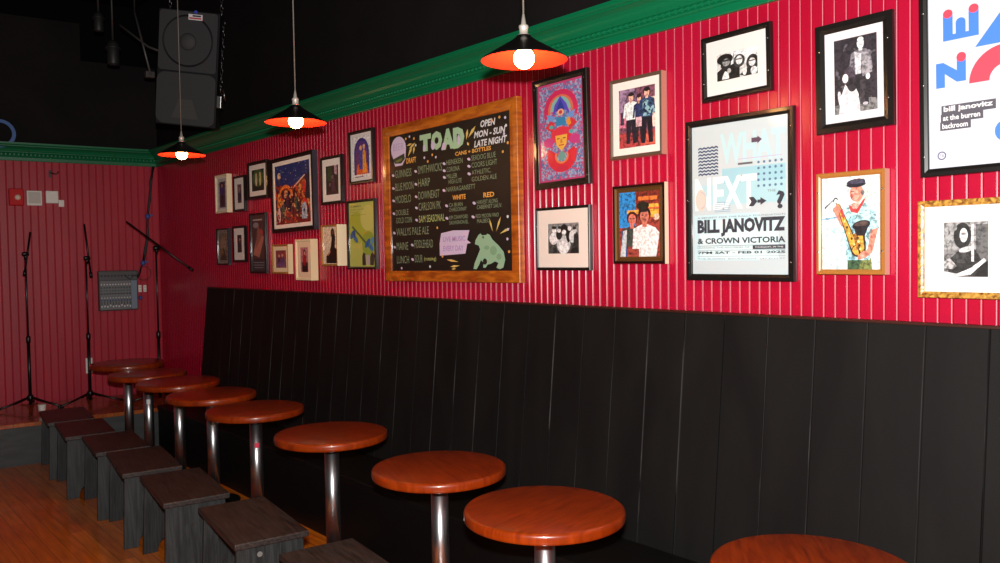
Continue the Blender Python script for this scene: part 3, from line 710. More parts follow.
a += [poly((90, 70, 90), (.64, .85), (.70, .85), (.70, .84), (.745, .865), (.70, .89), (.70, .88), (.64, .88)), rect((96, 96, 100), .5, .715, .65, .728), rect((190, 180, 214), .5, .75, .94, .755)]
for i in range(5):
    for j in range(5): a.append(ell((90, 120, 150), .71 + j*.056, .72 - i*.038, .013, .009, n=8))
a += [ell((214, 206, 196), .10, .50, .06, .075), arc((196, 190, 186), .10, .50, .05, .06, -90, 90)]
for i in range(6): a.append(rect((140, 170, 190), .25, .415 + i*.012, .42, .419 + i*.012))
a += [poly(ink, (.61, .44), (.66, .44), (.70, .47), (.66, .50), (.61, .50), (.64, .47)), poly(ink, (.7, .46), (.73, .46), (.73, .445), (.79, .47), (.73, .495), (.73, .48), (.7, .48)),
      txt(ink, '?', .885, .415, .965, .53, .04), txt((120, 120, 120), 'THE', .80, .525, .88, .54),
      txt((110, 116, 130), 'A BENEFIT FOR THE RALLY FOUNDATION', .06, .375, .97, .385, .0), txt(ink, 'BILL JANOVITZ', .06, .25, .97, .368, .055), txt(ink, '& CROWN VICTORIA', .06, .203, .97, .242, .03),
      rect((90, 100, 120), .06, .188, .97, .191), txt((110, 116, 130), 'LEARNING THE MYSTERIES OF', .06, .172, .62, .182), rect(ink, .65, .163, .97, .187), txt((230, 235, 238), 'THURSDAY, IN THE', .67, .170, .95, .180, .01),
      rect((90, 100, 120), .06, .158, .97, .160), txt(ink, '7PM SAT - FEB 01 2025', .06, .135, .97, .152, .03), rect((120, 130, 150), .06, .118, .97, .120), txt((130, 136, 150), 'THE BURREN  BACKROOM  247 ELM ST', .06, .098, .97, .107)]
picture('framed_poster', 'large pale blue and white concert poster with bold black lettering, black frame', 'poster', 2.094, 1.607, 1.541, 2.196, .022, .026, BF, a, (196, 211, 215), mg=0, screws=(-.78, 0, .78))
# --- F20 BW couple
dk = noise_art('grainy monochrome photo', [(20, 14, 22), (60, 54, 62), (24, 20, 28), (110, 104, 112)], 40, 6)
a = [poly(G(120), (0, 0), (1, 0), (1, .15), (.5, .2), (0, .12))] + person(.62, .98, .9, (120, 116, 124), (36, 34, 40), (226, 222, 226), (40, 36, 42), a=1.55)
a += [poly((200, 198, 204), (.48, .80), (.64, .76), (.62, .5), (.5, .5)), poly((150, 146, 152), (.64, .78), (.82, .76), (.88, .5), (.66, .46)), ell((240, 238, 240), .62, .95, .07, .035)]
a += [poly((230, 226, 232), (.1, 0), (.6, 0), (.56, .24), (.46, .38), (.26, .4), (.16, .24)), ell((70, 60, 70), .36, .48, .13, .14), ell((236, 232, 236), .26, .47, .07, .06), ell((220, 216, 222), .14, .2, .05, .12, 20), ell((236, 232, 236), .78, .45, .05, .04), ell((44, 40, 46), .42, .38, .12, .1)]
a += [poly((60, 54, 60), (.6, .1), (.7, .08), (.74, .44), (.6, .42)), ell((180, 176, 184), .72, .1, .06, .02)]
picture('framed_photo', 'black-and-white photo of a standing and a sitting figure, broad black frame', 'picture', 1.520, 1.243, 2.076, 2.464, .022, .034, BF, a, dk, msides=(.032, .022, .028, .028), matc=(232, 226, 230), screws=(-.52, .52), tilt=.8)
# --- F21 saxophone player
sk = (214, 130, 110); gd = (214, 160, 60)
a = [ell((190, 226, 234), .25, .2, .4, .3), poly((210, 236, 242), (0, .0), (.5, 0), (.6, .3), (0, .45)), poly((120, 170, 210), (0, .56), (.28, .58), (.28, .56), (0, .54)), ell((206, 230, 214), .75, .86, .25, .14),
     poly((60, 90, 60), (.44, 0), (.8, 0), (.82, .14), (.44, .14)), poly((120, 130, 70), (.62, 0), (.86, 0), (.84, .12), (.7, .12)),
     poly((170, 220, 232), (.3, .66), (.46, .70), (.72, .72), (.9, .62), (.97, .44), (.86, .40), (.82, .1), (.42, .1), (.40, .3)), poly((150, 206, 222), (.44, .1), (.6, .1), (.56, .6), (.46, .5)),
     poly(sk, (.84, .42), (.96, .44), (.86, .18), (.74, .12), (.66, .14), (.78, .22)), poly(sk, (.18, .66), (.3, .72), (.42, .5), (.34, .46)),
     poly((200, 60, 60), (.46, .7), (.5, .62), (.62, .6), (.76, .76), (.7, .74), (.6, .65), (.52, .68)), poly((226, 170, 150), (.5, .70), (.66, .74), (.62, .66), (.54, .65)),
     ell(sk, .60, .82, .12, .095), ell((230, 160, 140), .57, .80, .07, .06), ell((190, 90, 80), .52, .79, .03, .02), ell((120, 110, 110), .70, .82, .035, .03), rect((60, 40, 40), .50, .835, .56, .845),
     ell((44, 42, 60), .59, .925, .16, .045), ell((66, 64, 84), .62, .94, .13, .035), poly((30, 30, 44), (.42, .9), (.5, .88), (.74, .9), (.76, .92), (.44, .92)),
     poly((40, 34, 40), (.22, .76), (.26, .79), (.08, .68), (.05, .66), (.04, .68)), arc((60, 50, 50), .24, .74, .03, .045, 20, 180),
     poly((60, 40, 30), (.235, .73), (.32, .70), (.575, .34), (.64, .2), (.52, .16), (.46, .28)), poly(gd, (.25, .725), (.305, .70), (.555, .34), (.60, .2), (.54, .18), (.48, .28)),
     ell((60, 40, 30), .63, .2, .12, .07), ell(gd, .63, .205, .10, .055), poly((60, 40, 30), (.56, .45), (.73, .45), (.76, .22), (.64, .16)), poly(gd, (.60, .42), (.69, .44), (.73, .22), (.67, .18)), poly((170, 110, 40), (.55, .38), (.59, .4), (.65, .24), (.6, .2)),
     ell((34, 28, 36), .68, .475, .155, .05, 6), ell((84, 66, 60), .68, .482, .12, .030, 6), poly((34, 28, 36), (.56, .47), (.80, .46), (.74, .36), (.60, .36))]
for i in range(6): a.append(ell((250, 220, 140) if i % 2 else (70, 50, 30), .36 + i*.04, .58 - i*.062, .018, .014))
for i in range(4): a.append(ell((250, 220, 140) if i % 2 else (60, 44, 30), .62 + .015*i, .34 - i*.04, .02, .014))
a += [ell(sk, .7, .15, .09, .035, 20), ell((230, 160, 140), .68, .14, .05, .02), ell(sk, .29, .66, .06, .03, -40), poly((210, 60, 60), (.32, .64), (.36, .66), (.4, .56), (.38, .54))]
picture('framed_photo', 'colour photo of a saxophone player in a dark cap, gold wood frame', 'picture', 1.511, 1.264, 1.570, 1.932, .038, .018, (mat('pale pink side', (232, 180, 160), .5), mat('brass wood moulding', (170, 112, 50), .35, coat=.3)), a, (214, 232, 236), mg=0, screws=(-.55, .62))
# --- F22 gold frame
orn = grain_mat('ornate gold leaf', (112, 66, 22), (216, 164, 74), (1, 1, 1), 70, rough=.3, bump=1.0, detail=3)
a = [rect(G(150), 0, .5, 1, 1), rect(G(90), .72, .3, 1, .95), ell(G(34), .42, .75, .2, .24), ell(G(205), .45, .76, .09, .13), poly(G(40), (.1, .3), (.36, .5), (.7, .5), (.85, .3), (.8, 0), (.1, 0)), ell(G(190), .5, .5, .16, .05, 10), poly(G(220), (0, .1), (.3, .06), (.6, .16), (.9, .34), (.95, .3), (.6, .04), (.2, 0), (0, 0)),
     poly(G(170), (.0, .3), (.14, .34), (.3, .2), (.2, .14), (0, .16)), rect(G(200), .62, .28, .68, .95), ell(G(60), .4, .35, .2, .1), poly(G(20), (.7, 0), (1, 0), (1, .3), (.84, .22)), rect(G(210), .36, .72, .54, .735), ell(G(150), .18, .9, .12, .08), rect(G(40), .4, .77, .5, .79)]
picture('framed_photo', 'small black-and-white portrait, wide white mount, ornate gold frame, cut by the right edge', 'picture', 1.161, .878, 1.496, 1.813, .03, .020, (orn, orn), a, G(120), msides=(.058, .052, .048, .052), matc=(232, 228, 226))
# --- F23 blue/red shapes poster
bl = (70, 130, 230); rd = (240, 70, 90)
a = []
for x0_, hh_ in ((.085, .88), (.20, .84), (.32, .88)):
    pass
# block letters with round tops
def col_(x0_, x1_, yb, yt, cap): return [rect(bl, x0_, yb, x1_, yt), ell(cap, (x0_+x1_)/2, yt, (x1_-x0_)/2, (x1_-x0_)/2*.7)]
a += col_(.10, .165, .66, .80, rd) + col_(.185, .25, .66, .745, bl) + col_(.27, .335, .66, .80, rd) + [rect(bl, .10, .66, .335, .69)]
a += [poly(bl, (.05, .42), (.05, .55), (.10, .55), (.19, .50), (.19, .56), (.25, .56), (.25, .44), (.19, .44), (.11, .49), (.11, .42)), ell(rd, .22, .565, .032, .025)]
a += [poly(bl, (.31, .60), (.52, .60), (.52, .80)), poly(bl, (.52, .6), (.7, .6), (.52, .84)), arc(rd, .50, .42, .10, .23, 60, 180, k=.75), ell(bl, .50, .16, .07, .055), ell(rd, .82, .35, .1, .075), rect(bl, .72, .66, .9, .9), poly(rd, (.72, .5), (.9, .5), (.9, .62))]
a = [x for x in a]
gx = (84, 82, 92)
a += [poly(gx, (.085, .245), (.43, .29), (.43, .335), (.085, .29)), poly(gx, (.075, .205), (.34, .24), (.34, .285), (.075, .25)), poly(gx, (.07, .17), (.29, .195), (.29, .24), (.07, .21))]
a = a[:-3] + [rect(gx, .085, .275, .44, .325), rect(gx, .08, .235, .36, .28), rect(gx, .075, .195, .28, .24), txt((245, 245, 248), 'bill janovitz', .10, .284, .42, .32, .03), txt((245, 245, 248), 'at the burren', .095, .246, .34, .274, .02), txt((245, 245, 248), 'backroom', .09, .204, .26, .232, .02)]
a += [arc((90, 80, 120), .085, .065, .022, .030, 0, 359, 20, .75), txt((120, 110, 140), 'TB', .07, .058, .10, .072), rect((190, 190, 200), .14, .063, .24, .067)]
picture('framed_poster', 'big white poster of blue and red geometric shapes in a black frame', 'poster', 1.156, .655, 1.893, 2.560, .028, .026, BF, a, (212, 217, 226), mg=0, tilt=.6, screws=(-.8, -.1, .6))

# ------------------------------------------------------------------ chalkboard menu
gr = (140, 160, 126); wv = (214, 200, 232); og = (232, 170, 80); mint = (150, 190, 150); wh = (226, 228, 232)
a = []
a += [ell(wv, .085, .90, .072, .09), poly(wv, (.013, .90), (.157, .90), (.15, .82), (.12, .775), (.05, .775)), poly((50, 60, 44), (.03, .83), (.14, .86), (.145, .82), (.11, .79), (.05, .795)), poly((110, 120, 60), (.05, .815), (.12, .83), (.115, .81), (.07, .80)),
      txt((190, 170, 214), 'BEER', .035, .89, .135, .94)]
def bub(s, x0_, y0_, x1_, y1_): return [txt((168, 206, 168), s, x0_, y0_, x1_, y1_, .09)]
a += bub('T', .285, .845, .385, .965) + bub('O', .385, .84, .48, .97) + bub('A', .475, .83, .58, .97) + bub('D', .57, .825, .66, .965)
a += [poly((200, 190, 222), (.312, .85), (.338, .85), (.336, .89), (.315, .89)), ell((206, 190, 226), .40, .875, .016, .03), poly((206, 190, 226), (.47, .835), (.50, .835), (.51, .88), (.485, .88)), ell((206, 190, 226), .615, .88, .012, .035)]
def ray_(x, y, l, w_, ang, c=og):
    r = math.radians(ang); dx, dy = math.cos(r), math.sin(r)
    return poly(c, (x, y), (x + dx*l*.6 - dy*w_, y + dy*l*.6 + dx*w_), (x + dx*l, y + dy*l), (x + dx*l*.6 + dy*w_, y + dy*l*.6 - dx*w_))
yc_ = (226, 196, 110)
a += [ray_(.175, .83, .08, .010, 60, yc_), ray_(.185, .885, .07, .009, 30, yc_), ray_(.225, .84, .06, .009, 80, yc_), ray_(.165, .91, .05, .008, 10, yc_),
      ray_(.675, .87, .07, .009, 80, yc_), ray_(.69, .88, .09, .011, 50, yc_), ray_(.68, .855, .03, .008, -60, yc_)]
a += [txt(og, 'DRAFT', .16, .78, .25, .82, .03), txt(wh, 'OPEN', .785, .93, .895, .975, .03, .2), txt(wh, 'MON - SUN', .735, .868, .965, .912, .03, .2), txt(wh, 'LATE NIGHT', .735, .808, .975, .852, .03, .2), txt(og, 'CANS + BOTTLES', .585, .775, .86, .802, .03)]
def li(s, x0_, y, x1_, hh_=.056, c=gr, dot=True):
    r = [txt(c, s, x0_, y, x1_, y + hh_, -.004, 0)]
    if dot: r.append(ell(wv, x0_ - .020, y + hh_*.4, .009, .014, 60, n=8))
    return r
a += li('GUINNESS', .05, .688, .205) + li('BLUE MOON', .05, .592, .22) + li('MODELO', .05, .50, .195) + li('DOUBLE', .05, .41, .17, .042) + li('GOLD COIN', .05, .352, .20, .042, dot=False) + li('WALLYS PALE ALE', .05, .26, .35) + li('MAINE', .05, .155, .16) + li('LUNCH', .05, .055, .165, dot=False)
a += li('SMITHWICKS', .265, .692, .475) + li('HARP', .265, .60, .37) + li('DOWNEAST', .265, .51, .45) + li('CARLSON PK', .265, .43, .46) + li('SAM SEASONAL', .265, .345, .49, .05, (186, 206, 130)) + li('FIDDLEHEAD', .22, .165, .385) + li('SOUR', .22, .06, .29) + [txt((186, 206, 130), '(rotating)', .305, .065, .41, .10)]
a += li('HEINEKEN', .515, .722, .645, .034) + li('CORONA', .515, .674, .62, .034) + li('MILLER', .515, .63, .60, .03) + li('HIGH LITE', .53, .592, .635, .03, dot=False) + li('NARRAGANSETT', .51, .54, .74, .032)
a += li('SEADOG BLUE', .715, .725, .895, .034) + li('COORS LIGHT', .715, .678, .905, .034) + li('ATHLETIC,', .715, .628, .86, .034) + li('GOLDEN ALE', .715, .588, .90, .03, dot=False)
a += [txt(og, 'WHITE', .56, .48, .665, .512, .03), txt(og, 'RED', .80, .475, .88, .507, .03)]
a += li('CA BURN', .53, .435, .64, .026) + li('CHARDONNAY', .53, .403, .67, .026, dot=False) + li('KIM CRAWFORD', .53, .35, .68, .026) + li('SAUVIGNON BL.', .53, .315, .685, .026, dot=False)
a += li('HARVEST ALONG', .75, .435, .905, .026) + li('CABERNET SAUV.', .75, .403, .935, .026, dot=False) + li('RED MOON VNO', .74, .345, .91, .026) + li('MALBEC', .75, .312, .84, .026, dot=False)
a += [poly(wv, (.445, .105), (.655, .115), (.67, .18), (.70, .185), (.67, .205), (.69, .27), (.56, .275), (.46, .26), (.445, .19)), txt((176, 150, 210), 'LIVE MUSIC', .475, .20, .655, .235, .02), txt((176, 150, 210), 'EVERY DAY', .475, .135, .64, .172, .02)]
td = (150, 192, 158)
T_ = lambda x, y: (.71 + (x - .75)*.98, y)
a += [poly(td, *[T_(*p) for p in [(.775, .20), (.80, .235), (.815, .245), (.825, .232), (.86, .232), (.865, .24), (.885, .232), (.905, .20), (.95, .16), (.985, .12), (.995, .07), (.98, .02), (.955, .01), (.93, .02), (.945, .05), (.92, .06), (.89, .045), (.865, .04), (.85, .02), (.83, .02), (.835, .05), (.815, .07), (.80, .04), (.78, .01), (.755, .012), (.765, .05), (.79, .10), (.81, .14), (.80, .165), (.77, .175)]]),
      ell((60, 80, 60), *T_(.835, .218), .007, .008, n=8), ell((128, 170, 134), *T_(.91, .13), .025, .03), ell((128, 170, 134), *T_(.95, .09), .018, .02), ell((128, 170, 134), *T_(.86, .15), .02, .014), ell((30, 34, 28), *T_(.845, .06), .016, .02)]
a += [ray_(.865, .25, .09, .006, 105, yc_), ray_(.89, .25, .10, .007, 70, yc_), ray_(.915, .235, .08, .008, 25, yc_), ray_(.60, .06, .10, .008, 170, yc_), ray_(.61, .035, .08, .008, 185, yc_), ray_(.58, .015, .04, .006, 185, yc_)]
rs = random.Random(4)
for x, y in [(.165, .96), (.20, .97), (.24, .95), (.255, .9), (.33, .80), (.43, .79), (.40, .81), (.36, .77), (.875, .96), (.93, .97), (.97, .96), (.975, .91), (.96, .86), (.985, .8), (.43, .30), (.36, .03), (.975, .34), (.97, .2), (.975, .26), (.98, .12), (.47, .1), (.10, .02), (.95, .75)]:
    a.append(ell([og, wv, wh][rs.randrange(3)], x, y, .008, .010, n=6))
picture('menu_board', 'big chalk beer menu board in a wide orange pine frame on the red wall', 'chalkboard', 4.375, 3.121, 1.510, 2.462, .036, .062, (PINE, PINE), a, (24, 20, 18), mg=0, pname='chalkboard', tilt=.3)

# ------------------------------------------------------------------ things on the rear wall
def box_on_back(name, label, cat, u0, u1, z0, z1, d, m, bev=.006):
    root = empty(name, tuple(back((u0+u1)/2, z0, .0)), (0, 0, RZB)); tag(root, label, cat)
    b = MB(); w = u1 - u0; b.box((-w/2, -d, 0), (w/2, -.002, z1 - z0), m, bev=bev); 
    return root, b
r, b = box_on_back('fire_alarm', 'red fire alarm with a pale lens, left of the white boxes', 'alarm', -1.31, -1.19, 2.183, 2.34, .06, mat('red alarm plastic', (206, 12, 24), .5, spec=.2), .008)
b.build('housing', r)
b = MB(); b.lathe([(.026, 0), (.026, .008), (.018, .018), (.003, .022)], mat('pale strobe lens', (250, 220, 200), .2, coat=.6), 20, M=Matrix.Translation((.01, -.06, .075)) @ Matrix.Rotation(PI/2, 4, 'X')); b.build('strobe_lens', r)
r, b = box_on_back('wall_box', 'larger square white wall box right beside the red fire alarm', 'box', -1.166, -1.04, 2.186, 2.325, .04, WHITEP); b.build('housing', r)
b = MB(); b.box((-.05, -.043, .02), (.05, -.04, .125), mat('off white cover', (206, 200, 190), .5), bev=.001); b.build('cover', r)
r, b = box_on_back('wall_box', 'brighter white wall box, middle one right of the fire alarm', 'box', -1.01, -.905, 2.21, 2.327, .045, mat('bright white plastic', (244, 240, 232), .4)); b.build('housing', r)
b = MB(); b.box((-.035, -.047, .03), (.035, -.045, .09), WHITEP, bev=.001); b.build('cover', r)
r, b = box_on_back('wall_box', 'smallest pale switch plate at the right end of the white boxes', 'switch', -.902, -.855, 2.18, 2.245, .02, WHITEP, .003); b.build('housing', r)
b = MB(); b.box((-.008, -.026, .02), (.008, -.02, .045), WHITEP, bev=.001); b.build('toggle', r)
for u0, u1, z0, z1, lab in ((-.218, -.188, 1.343, 1.414, 'left white plug of the pair beside the mixing console'), (-.172, -.142, 1.343, 1.412, 'right white plug of the pair beside the mixing console'), (-.715, -.655, .573, .722, 'white outlet plate low on the rear wall behind the tables')):
    r, b = box_on_back('power_outlet', lab, 'outlet', u0, u1, z0, z1, .014, WHITEP, .003); b.build('plate', r)
    b = MB(); h = z1 - z0; k = (u1 - u0)*.5
    for f in (.3, .68): b.box((-k*.25, -.017, h*f - .004), (k*.25, -.0145, h*f + .004), mat('grey socket', (150, 150, 150), .5))
    b.build('socket', r)
# mixing console
r, b = box_on_back('mixing_console', 'grey wall-mounted audio mixing console with rows of knobs and faders', 'mixer', -.587, -.235, 1.174, 1.563, .075, mat('dark console case', (52, 54, 58), .45), .004); b.build('case', r)
b = MB(); b.box((-.166, -.078, .30), (.166, -.075, .375), mat('console jack panel', (76, 78, 82), .5)); b.build('jack_panel', r); CONSOLE = r
b = MB(); b.box((-.166, -.078, .012), (.11, -.075, .29), mat('console grey face', (112, 116, 120), .5)); b.build('channel_panel', r)
b = MB(); b.box((.114, -.078, .012), (.166, -.075, .29), mat('console blue face', (120, 140, 160), .5)); b.build('master_panel', r)
kn0 = None
for i in range(11):
    for z, c in ((.255, (226, 226, 226)), (.225, (60, 66, 66)), (.195, (60, 100, 84)), (.165, (40, 44, 48)), (.125, (200, 200, 200)), (.10, (40, 70, 130))):
        key = 'knob %d' % int(z*1000); x = -.155 + i*.0255
        b = MB(); b.lathe([(.008, 0), (.007, .012), (.006, .013)], mat(key, c, .4), 10, M=Matrix.Translation((x, -.078, z)) @ Matrix.Rotation(PI/2, 4, 'X')); 
        if i == 0:
            me_o = b.build('knob', r)
            globals()['_k%d' % int(z*1000)] = me_o
        else:
            b.bm.free(); o = globals()['_k%d' % int(z*1000)].copy(); COL.objects.link(o); o.location = (i*.0255, 0, 0)
fd = None
for i in range(11):
    if fd is None:
        b = MB(); b.box((-.159, -.079, .03), (-.151, -.0785, .085), BLK); b.box((-.161, -.088, .032), (-.149, -.079, .05), mat('white fader cap', (220, 220, 226), .4), bev=.001)
        fd = b.build('fader', r)
    else:
        o = fd.copy(); COL.objects.link(o); o.location = (i*.0255, 0, [0, .004, 0, .01][i % 4])
for i, (x, z) in enumerate([(-.15, .34), (-.12, .34), (-.09, .34), (-.06, .34), (-.03, .34), (0, .34), (.03, .34), (.06, .34), (.09, .34), (.12, .34)]):
    b = MB(); b.lathe([(.009, 0), (.009, .004), (.005, .004)], BLKM, 12, M=Matrix.Translation((x, -.078, z)) @ Matrix.Rotation(PI/2, 4, 'X')); b.build('jack', r)
# cables
CB = mat('black cable rubber', (22, 20, 26), .5)
b = MB()
b.tube([back(-.05, 2.60, .03), back(-.07, 2.44, .02), back(-.09, 2.28, .02), back(-.114, 2.10, .02), back(-.12, 1.9, .02), back(-.15, 1.75, .02), back(-.17, 1.63, .02), back(-.20, 1.56, .03), back(-.225, 1.50, .05)], .011, CB, 8)
b.tube([back(-.04, 2.60, .03), back(-.085, 2.44, .03), back(-.08, 2.28, .02), back(-.12, 2.10, .03), back(-.11, 1.9, .02), back(-.14, 1.75, .03), back(-.17, 1.62, .03)], .008, CB, 8)
o = b.build('cable_bundle'); tag(o, 'black cable bundle running down from the green cornice to the mixing console', 'cable')
tp = mat('blue tape', (60, 84, 160), .5)
for (u, z) in ((-.114, 2.10), (-.17, 1.635)):
    b = MB(); b.lathe([(.020, -.022), (.024, -.01), (.024, .012), (.018, .022)], tp, 10, M=Matrix.Translation(back(u, z, .026)));
    b.prism([(0, -.01), (.05, .006), (.045, .02), (0, .012)], -.002, .002, tp, 'y', Matrix.Translation(back(u, z, .03)) @ Matrix.Rotation(RZB, 4, 'Z'))
    t = b.build('tape'); t.parent = o; t['label'] = 'blue tape wrap'
b = MB(); pts = [back(-.165 + .07*math.cos(a_), 1.53 + .07*math.sin(a_), .015) for a_ in [math.radians(120 - 30*i) for i in range(10)]]
b.tube(pts, .003, CB, 6); tag(b.build('loose_cable'), 'thin dark cable looped above the white plugs', 'cable')
b = MB(); b.tube([(.06, -.081, .34), (.10, -.11, .30), (.14, -.11, .345), (.17, -.10, .33), (.19, -.06, .31)], .004, CB, 6)
b.build('patch_cable', CONSOLE)
b = MB(); b.lathe([(.014, 0), (.018, .01), (.018, .03), (.01, .036)], tp, 12, M=Matrix.Translation(back(-.205, 1.27, .03)))
tag(b.build('blue_clip'), 'small blue clip at the right side of the mixing console', 'clip')
# wall hook
r = tag(empty('wall_hook', tuple(back(-.963, 2.49, 0)), (0, 0, RZB)), 'small dark metal hook just under the green cornice of the rear wall', 'hook')
b = MB(); b.box((-.012, -.006, -.035), (.012, -.001, .035), BLKM, bev=.001); b.build('plate', r)
b = MB(); b.tube([(0, -.006, .01), (0.02, -.04, .0), (.05, -.05, -.005), (.065, -.05, .02)], .005, BLKM, 8); b.build('prong', r)
# blue ring leaning on the cornice
b = MB(); C0 = back(-1.365, 2.835, .06); pts = [C0 + BD*(.112*math.cos(t_)) + Vector((0, 0, .112*math.sin(t_))) for t_ in [2*PI*i/40 for i in range(41)]]
for i in range(40):
    pass
k = b.mi(mat('blue ring plastic', (40, 96, 170), .4)); rr = []
for i in range(40):
    t_ = 2*PI*i/40; e = BD*math.cos(t_) + Vector((0, 0, math.sin(t_)))
    rr.append([b.bm.verts.new(C0 + e*q + BN*w_) for q, w_ in ((.098, -.008), (.128, -.008), (.128, .008), (.098, .008))])
for i in range(40):
    for j in range(4): b.bm.faces.new((rr[i][j], rr[i][(j+1) % 4], rr[(i+1) % 40][(j+1) % 4], rr[(i+1) % 40][j]))
o = b.build('blue_ring'); tag(o, 'blue ring on the black wall above the green cornice at the left edge', 'ring')

# ------------------------------------------------------------------ microphone stands on the stage
def mic_stand(loc, top, clutch, a0, a1, label, legs, base=.35, cr=.018):
    root = tag(empty('microphone_stand', loc), label, 'stand', 'microphone stands on the stage')
    L = Vector(loc)
    def q(p): return tuple(Vector(p) - L)
    b = MB(); b.tube([(0, 0, .03), (0, 0, .62)], .014, BLKM, 12); b.build('lower_tube', root)
    b = MB(); b.tube([(0, 0, .60), (0, 0, top - base)], .008, mat('dark chrome tube', (70, 70, 74), .3, .9), 12); b.build('upper_tube', root)
    b = MB(); b.lathe([(.016, .59), (.019, .60), (.019, .64), (.012, .65)], BLKM, 14); b.build('height_clutch', root)
    b = MB(); b.tube([q(a0), q(a1)], .0085, BLKM, 10); b.build('boom_arm', root)
    b = MB(); M = Matrix.Translation(Vector(q(clutch))); b.lathe([(cr*.6, -.028), (cr, -.02), (cr, .02), (cr*.6, .028)], BLKM, 14, M=M @ Matrix.Rotation(PI/2, 4, 'Y')); b.lathe([(.012, -.05), (.014, 0)], BLKM, 12, M=M); b.build('boom_clutch', root)
    d = (Vector(a0) - Vector(a1)).normalized(); e = Vector(q(a1 if a1[2] < a0[2] else a0))
    b = MB(); b.tube([e - d*.0, e + d*.05], .014, BLKM, 10); b.build('counterweight', root)
    b = MB(); b.lathe([(.020, .07), (.026, .075), (.026, .11), (.018, .118)], BLKM, 14); b.build('leg_hub', root)
    for ang in legs:
        r_ = math.radians(ang); b = MB(); b.tube([(.02*math.cos(r_), .02*math.sin(r_), .095), (.15*math.cos(r_), .15*math.sin(r_), .052), (.30*math.cos(r_), .30*math.sin(r_), .012)], .0095, BLKM, 8)
        lg = b.build('leg', root)
        b = MB(); b.lathe([(.012, .0), (.014, .004), (.014, .024), (.008, .028)], BLK, 10, c=(.30*math.cos(r_), .30*math.sin(r_))); b.build('rubber_foot', lg)
    return root
mic_stand((1.600, 8.35, .35), 1.75, (1.598, 8.34, 1.734), (1.643, 8.34, 1.93), (1.584, 8.34, 1.537), 'leftmost microphone stand with a short folded arm, near the left edge', (190, 315, 75))
mic_stand((2.060, 8.20, .35), 1.69, (2.066, 8.19, 1.69), (2.053, 8.19, 2.0), (2.098, 8.19, 1.51), 'microphone stand with a short folded arm, left of the mixing console', (200, 330, 80))
mic_stand((2.575, 7.86, .35), 1.78, (2.575, 7.845, 1.772), (2.372, 8.03, 2.02), (2.80, 7.56, 1.56), 'microphone stand with a long slanting boom in the rear corner', (60, 180, 300), cr=.024)
r = tag(empty('paper_cup', (1.60, 7.90, .35)), 'small white cup standing on the stage beside the leftmost microphone stand', 'cup')
b = MB(); b.lathe([(.024, 0), (.032, .085)], mat('white paper', (232, 228, 220), .6), 20); b.build('body', r)
b = MB(); b.lathe([(.032, .083), (.034, .086), (.032, .089)], mat('white paper', (232, 228, 220), .6), 20); b.build('rim', r)

# ------------------------------------------------------------------ hanging loudspeaker
GR = mat('speaker grille grey', (58, 59, 60), .7, spec=.2); CAB = mat('speaker cabinet black', (26, 26, 28), .6, spec=.2)
yaw = math.atan2(-.29, .34)
sp = tag(empty('loudspeaker', (2.245, 6.05, 3.05)), 'grey-grilled two-section loudspeaker hanging from the ceiling in the rear corner', 'speaker')
M0 = Matrix.Rotation(yaw, 4, 'Z') @ Matrix.Rotation(math.radians(6.6), 4, 'Y') @ Matrix.Rotation(math.radians(7), 4, 'X')
sp.rotation_mode = 'QUATERNION'; sp.rotation_quaternion = M0.to_quaternion()
hw, hh = .220, .412
b = MB()
b.prism([(-hw, 0), (hw, 0), (hw*.6, .36), (-hw*.6, .36)], -hh, hh, CAB, 'z', bev=.008); b.build('cabinet', sp)
def rr_rect(x0, x1, z0, z1, r, n=5):
    pts = []
    for cx, cz, a0 in ((x1-r, z0+r, -90), (x1-r, z1-r, 0), (x0+r, z1-r, 90), (x0+r, z0+r, 180)):
        for i in range(n+1):
            a_ = math.radians(a0 + 90*i/n); pts.append((cx + r*math.cos(a_), cz + r*math.sin(a_)))
    return pts
b = MB(); b.prism(rr_rect(-hw + .01, hw - .01, -.02, hh - .01, .02), -.016, -.001, GR, 'y', bev=.004)
b.build('upper_grille', sp)
b = MB(); b.prism(rr_rect(-hw + .006, hw - .006, -hh + .01, -.034, .05), -.020, -.001, GR, 'y', bev=.006); b.build('lower_grille', sp)
b = MB(); Mx = Matrix.Translation((0, -.0165, .19)) @ Matrix.Rotation(PI/2, 4, 'X')
for i in range(48):
    a0, a1 = 2*PI*i/48, 2*PI*(i+1)/48
    P_ = lambda rr_, a_, dd: tuple(Vector((rr_*math.cos(a_), -.0162 - dd, .195 + rr_*math.sin(a_))))
    b.face([P_(.185, a0, 0), P_(.185, a1, 0), P_(.178, a1, .004), P_(.178, a0, .004)], CAB); b.face([P_(.178, a0, .004), P_(.178, a1, .004), P_(.171, a1, 0), P_(.171, a0, 0)], CAB)
b.build('woofer_ring', sp)
b = MB(); b.lathe([(.062, 0), (.055, .012), (.03, .022), (.004, .026)], mat('speaker dust cap', (66, 66, 66), .7, spec=.2), 24, M=Matrix.Translation((0.0, -.014, .19)) @ Matrix.Rotation(PI/2, 4, 'X')); b.build('dust_cap', sp)
b = MB(); b.prism([(-.10, -.36), (.10, -.36), (.05, -.22), (-.05, -.22)], -.0225, -.018, mat('speaker horn tone', (68, 68, 66), .7, spec=.2), 'y', bev=.001); b.build('horn', sp)
b = MB(); b.box((.0, -.024, .345), (.10, -.0165, .385), mat('white badge', (226, 222, 226), .4), bev=.001); bd_ = b.build('badge', sp)
b = MB(); b.box((.006, -.0252, .352), (.094, -.0242, .362), mat('badge red', (190, 60, 60), .4)); b.box((.03, -.0252, .368), (.09, -.0242, .379), mat('badge dark ink', (40, 40, 60), .4)); b.build('badge_print', bd_)
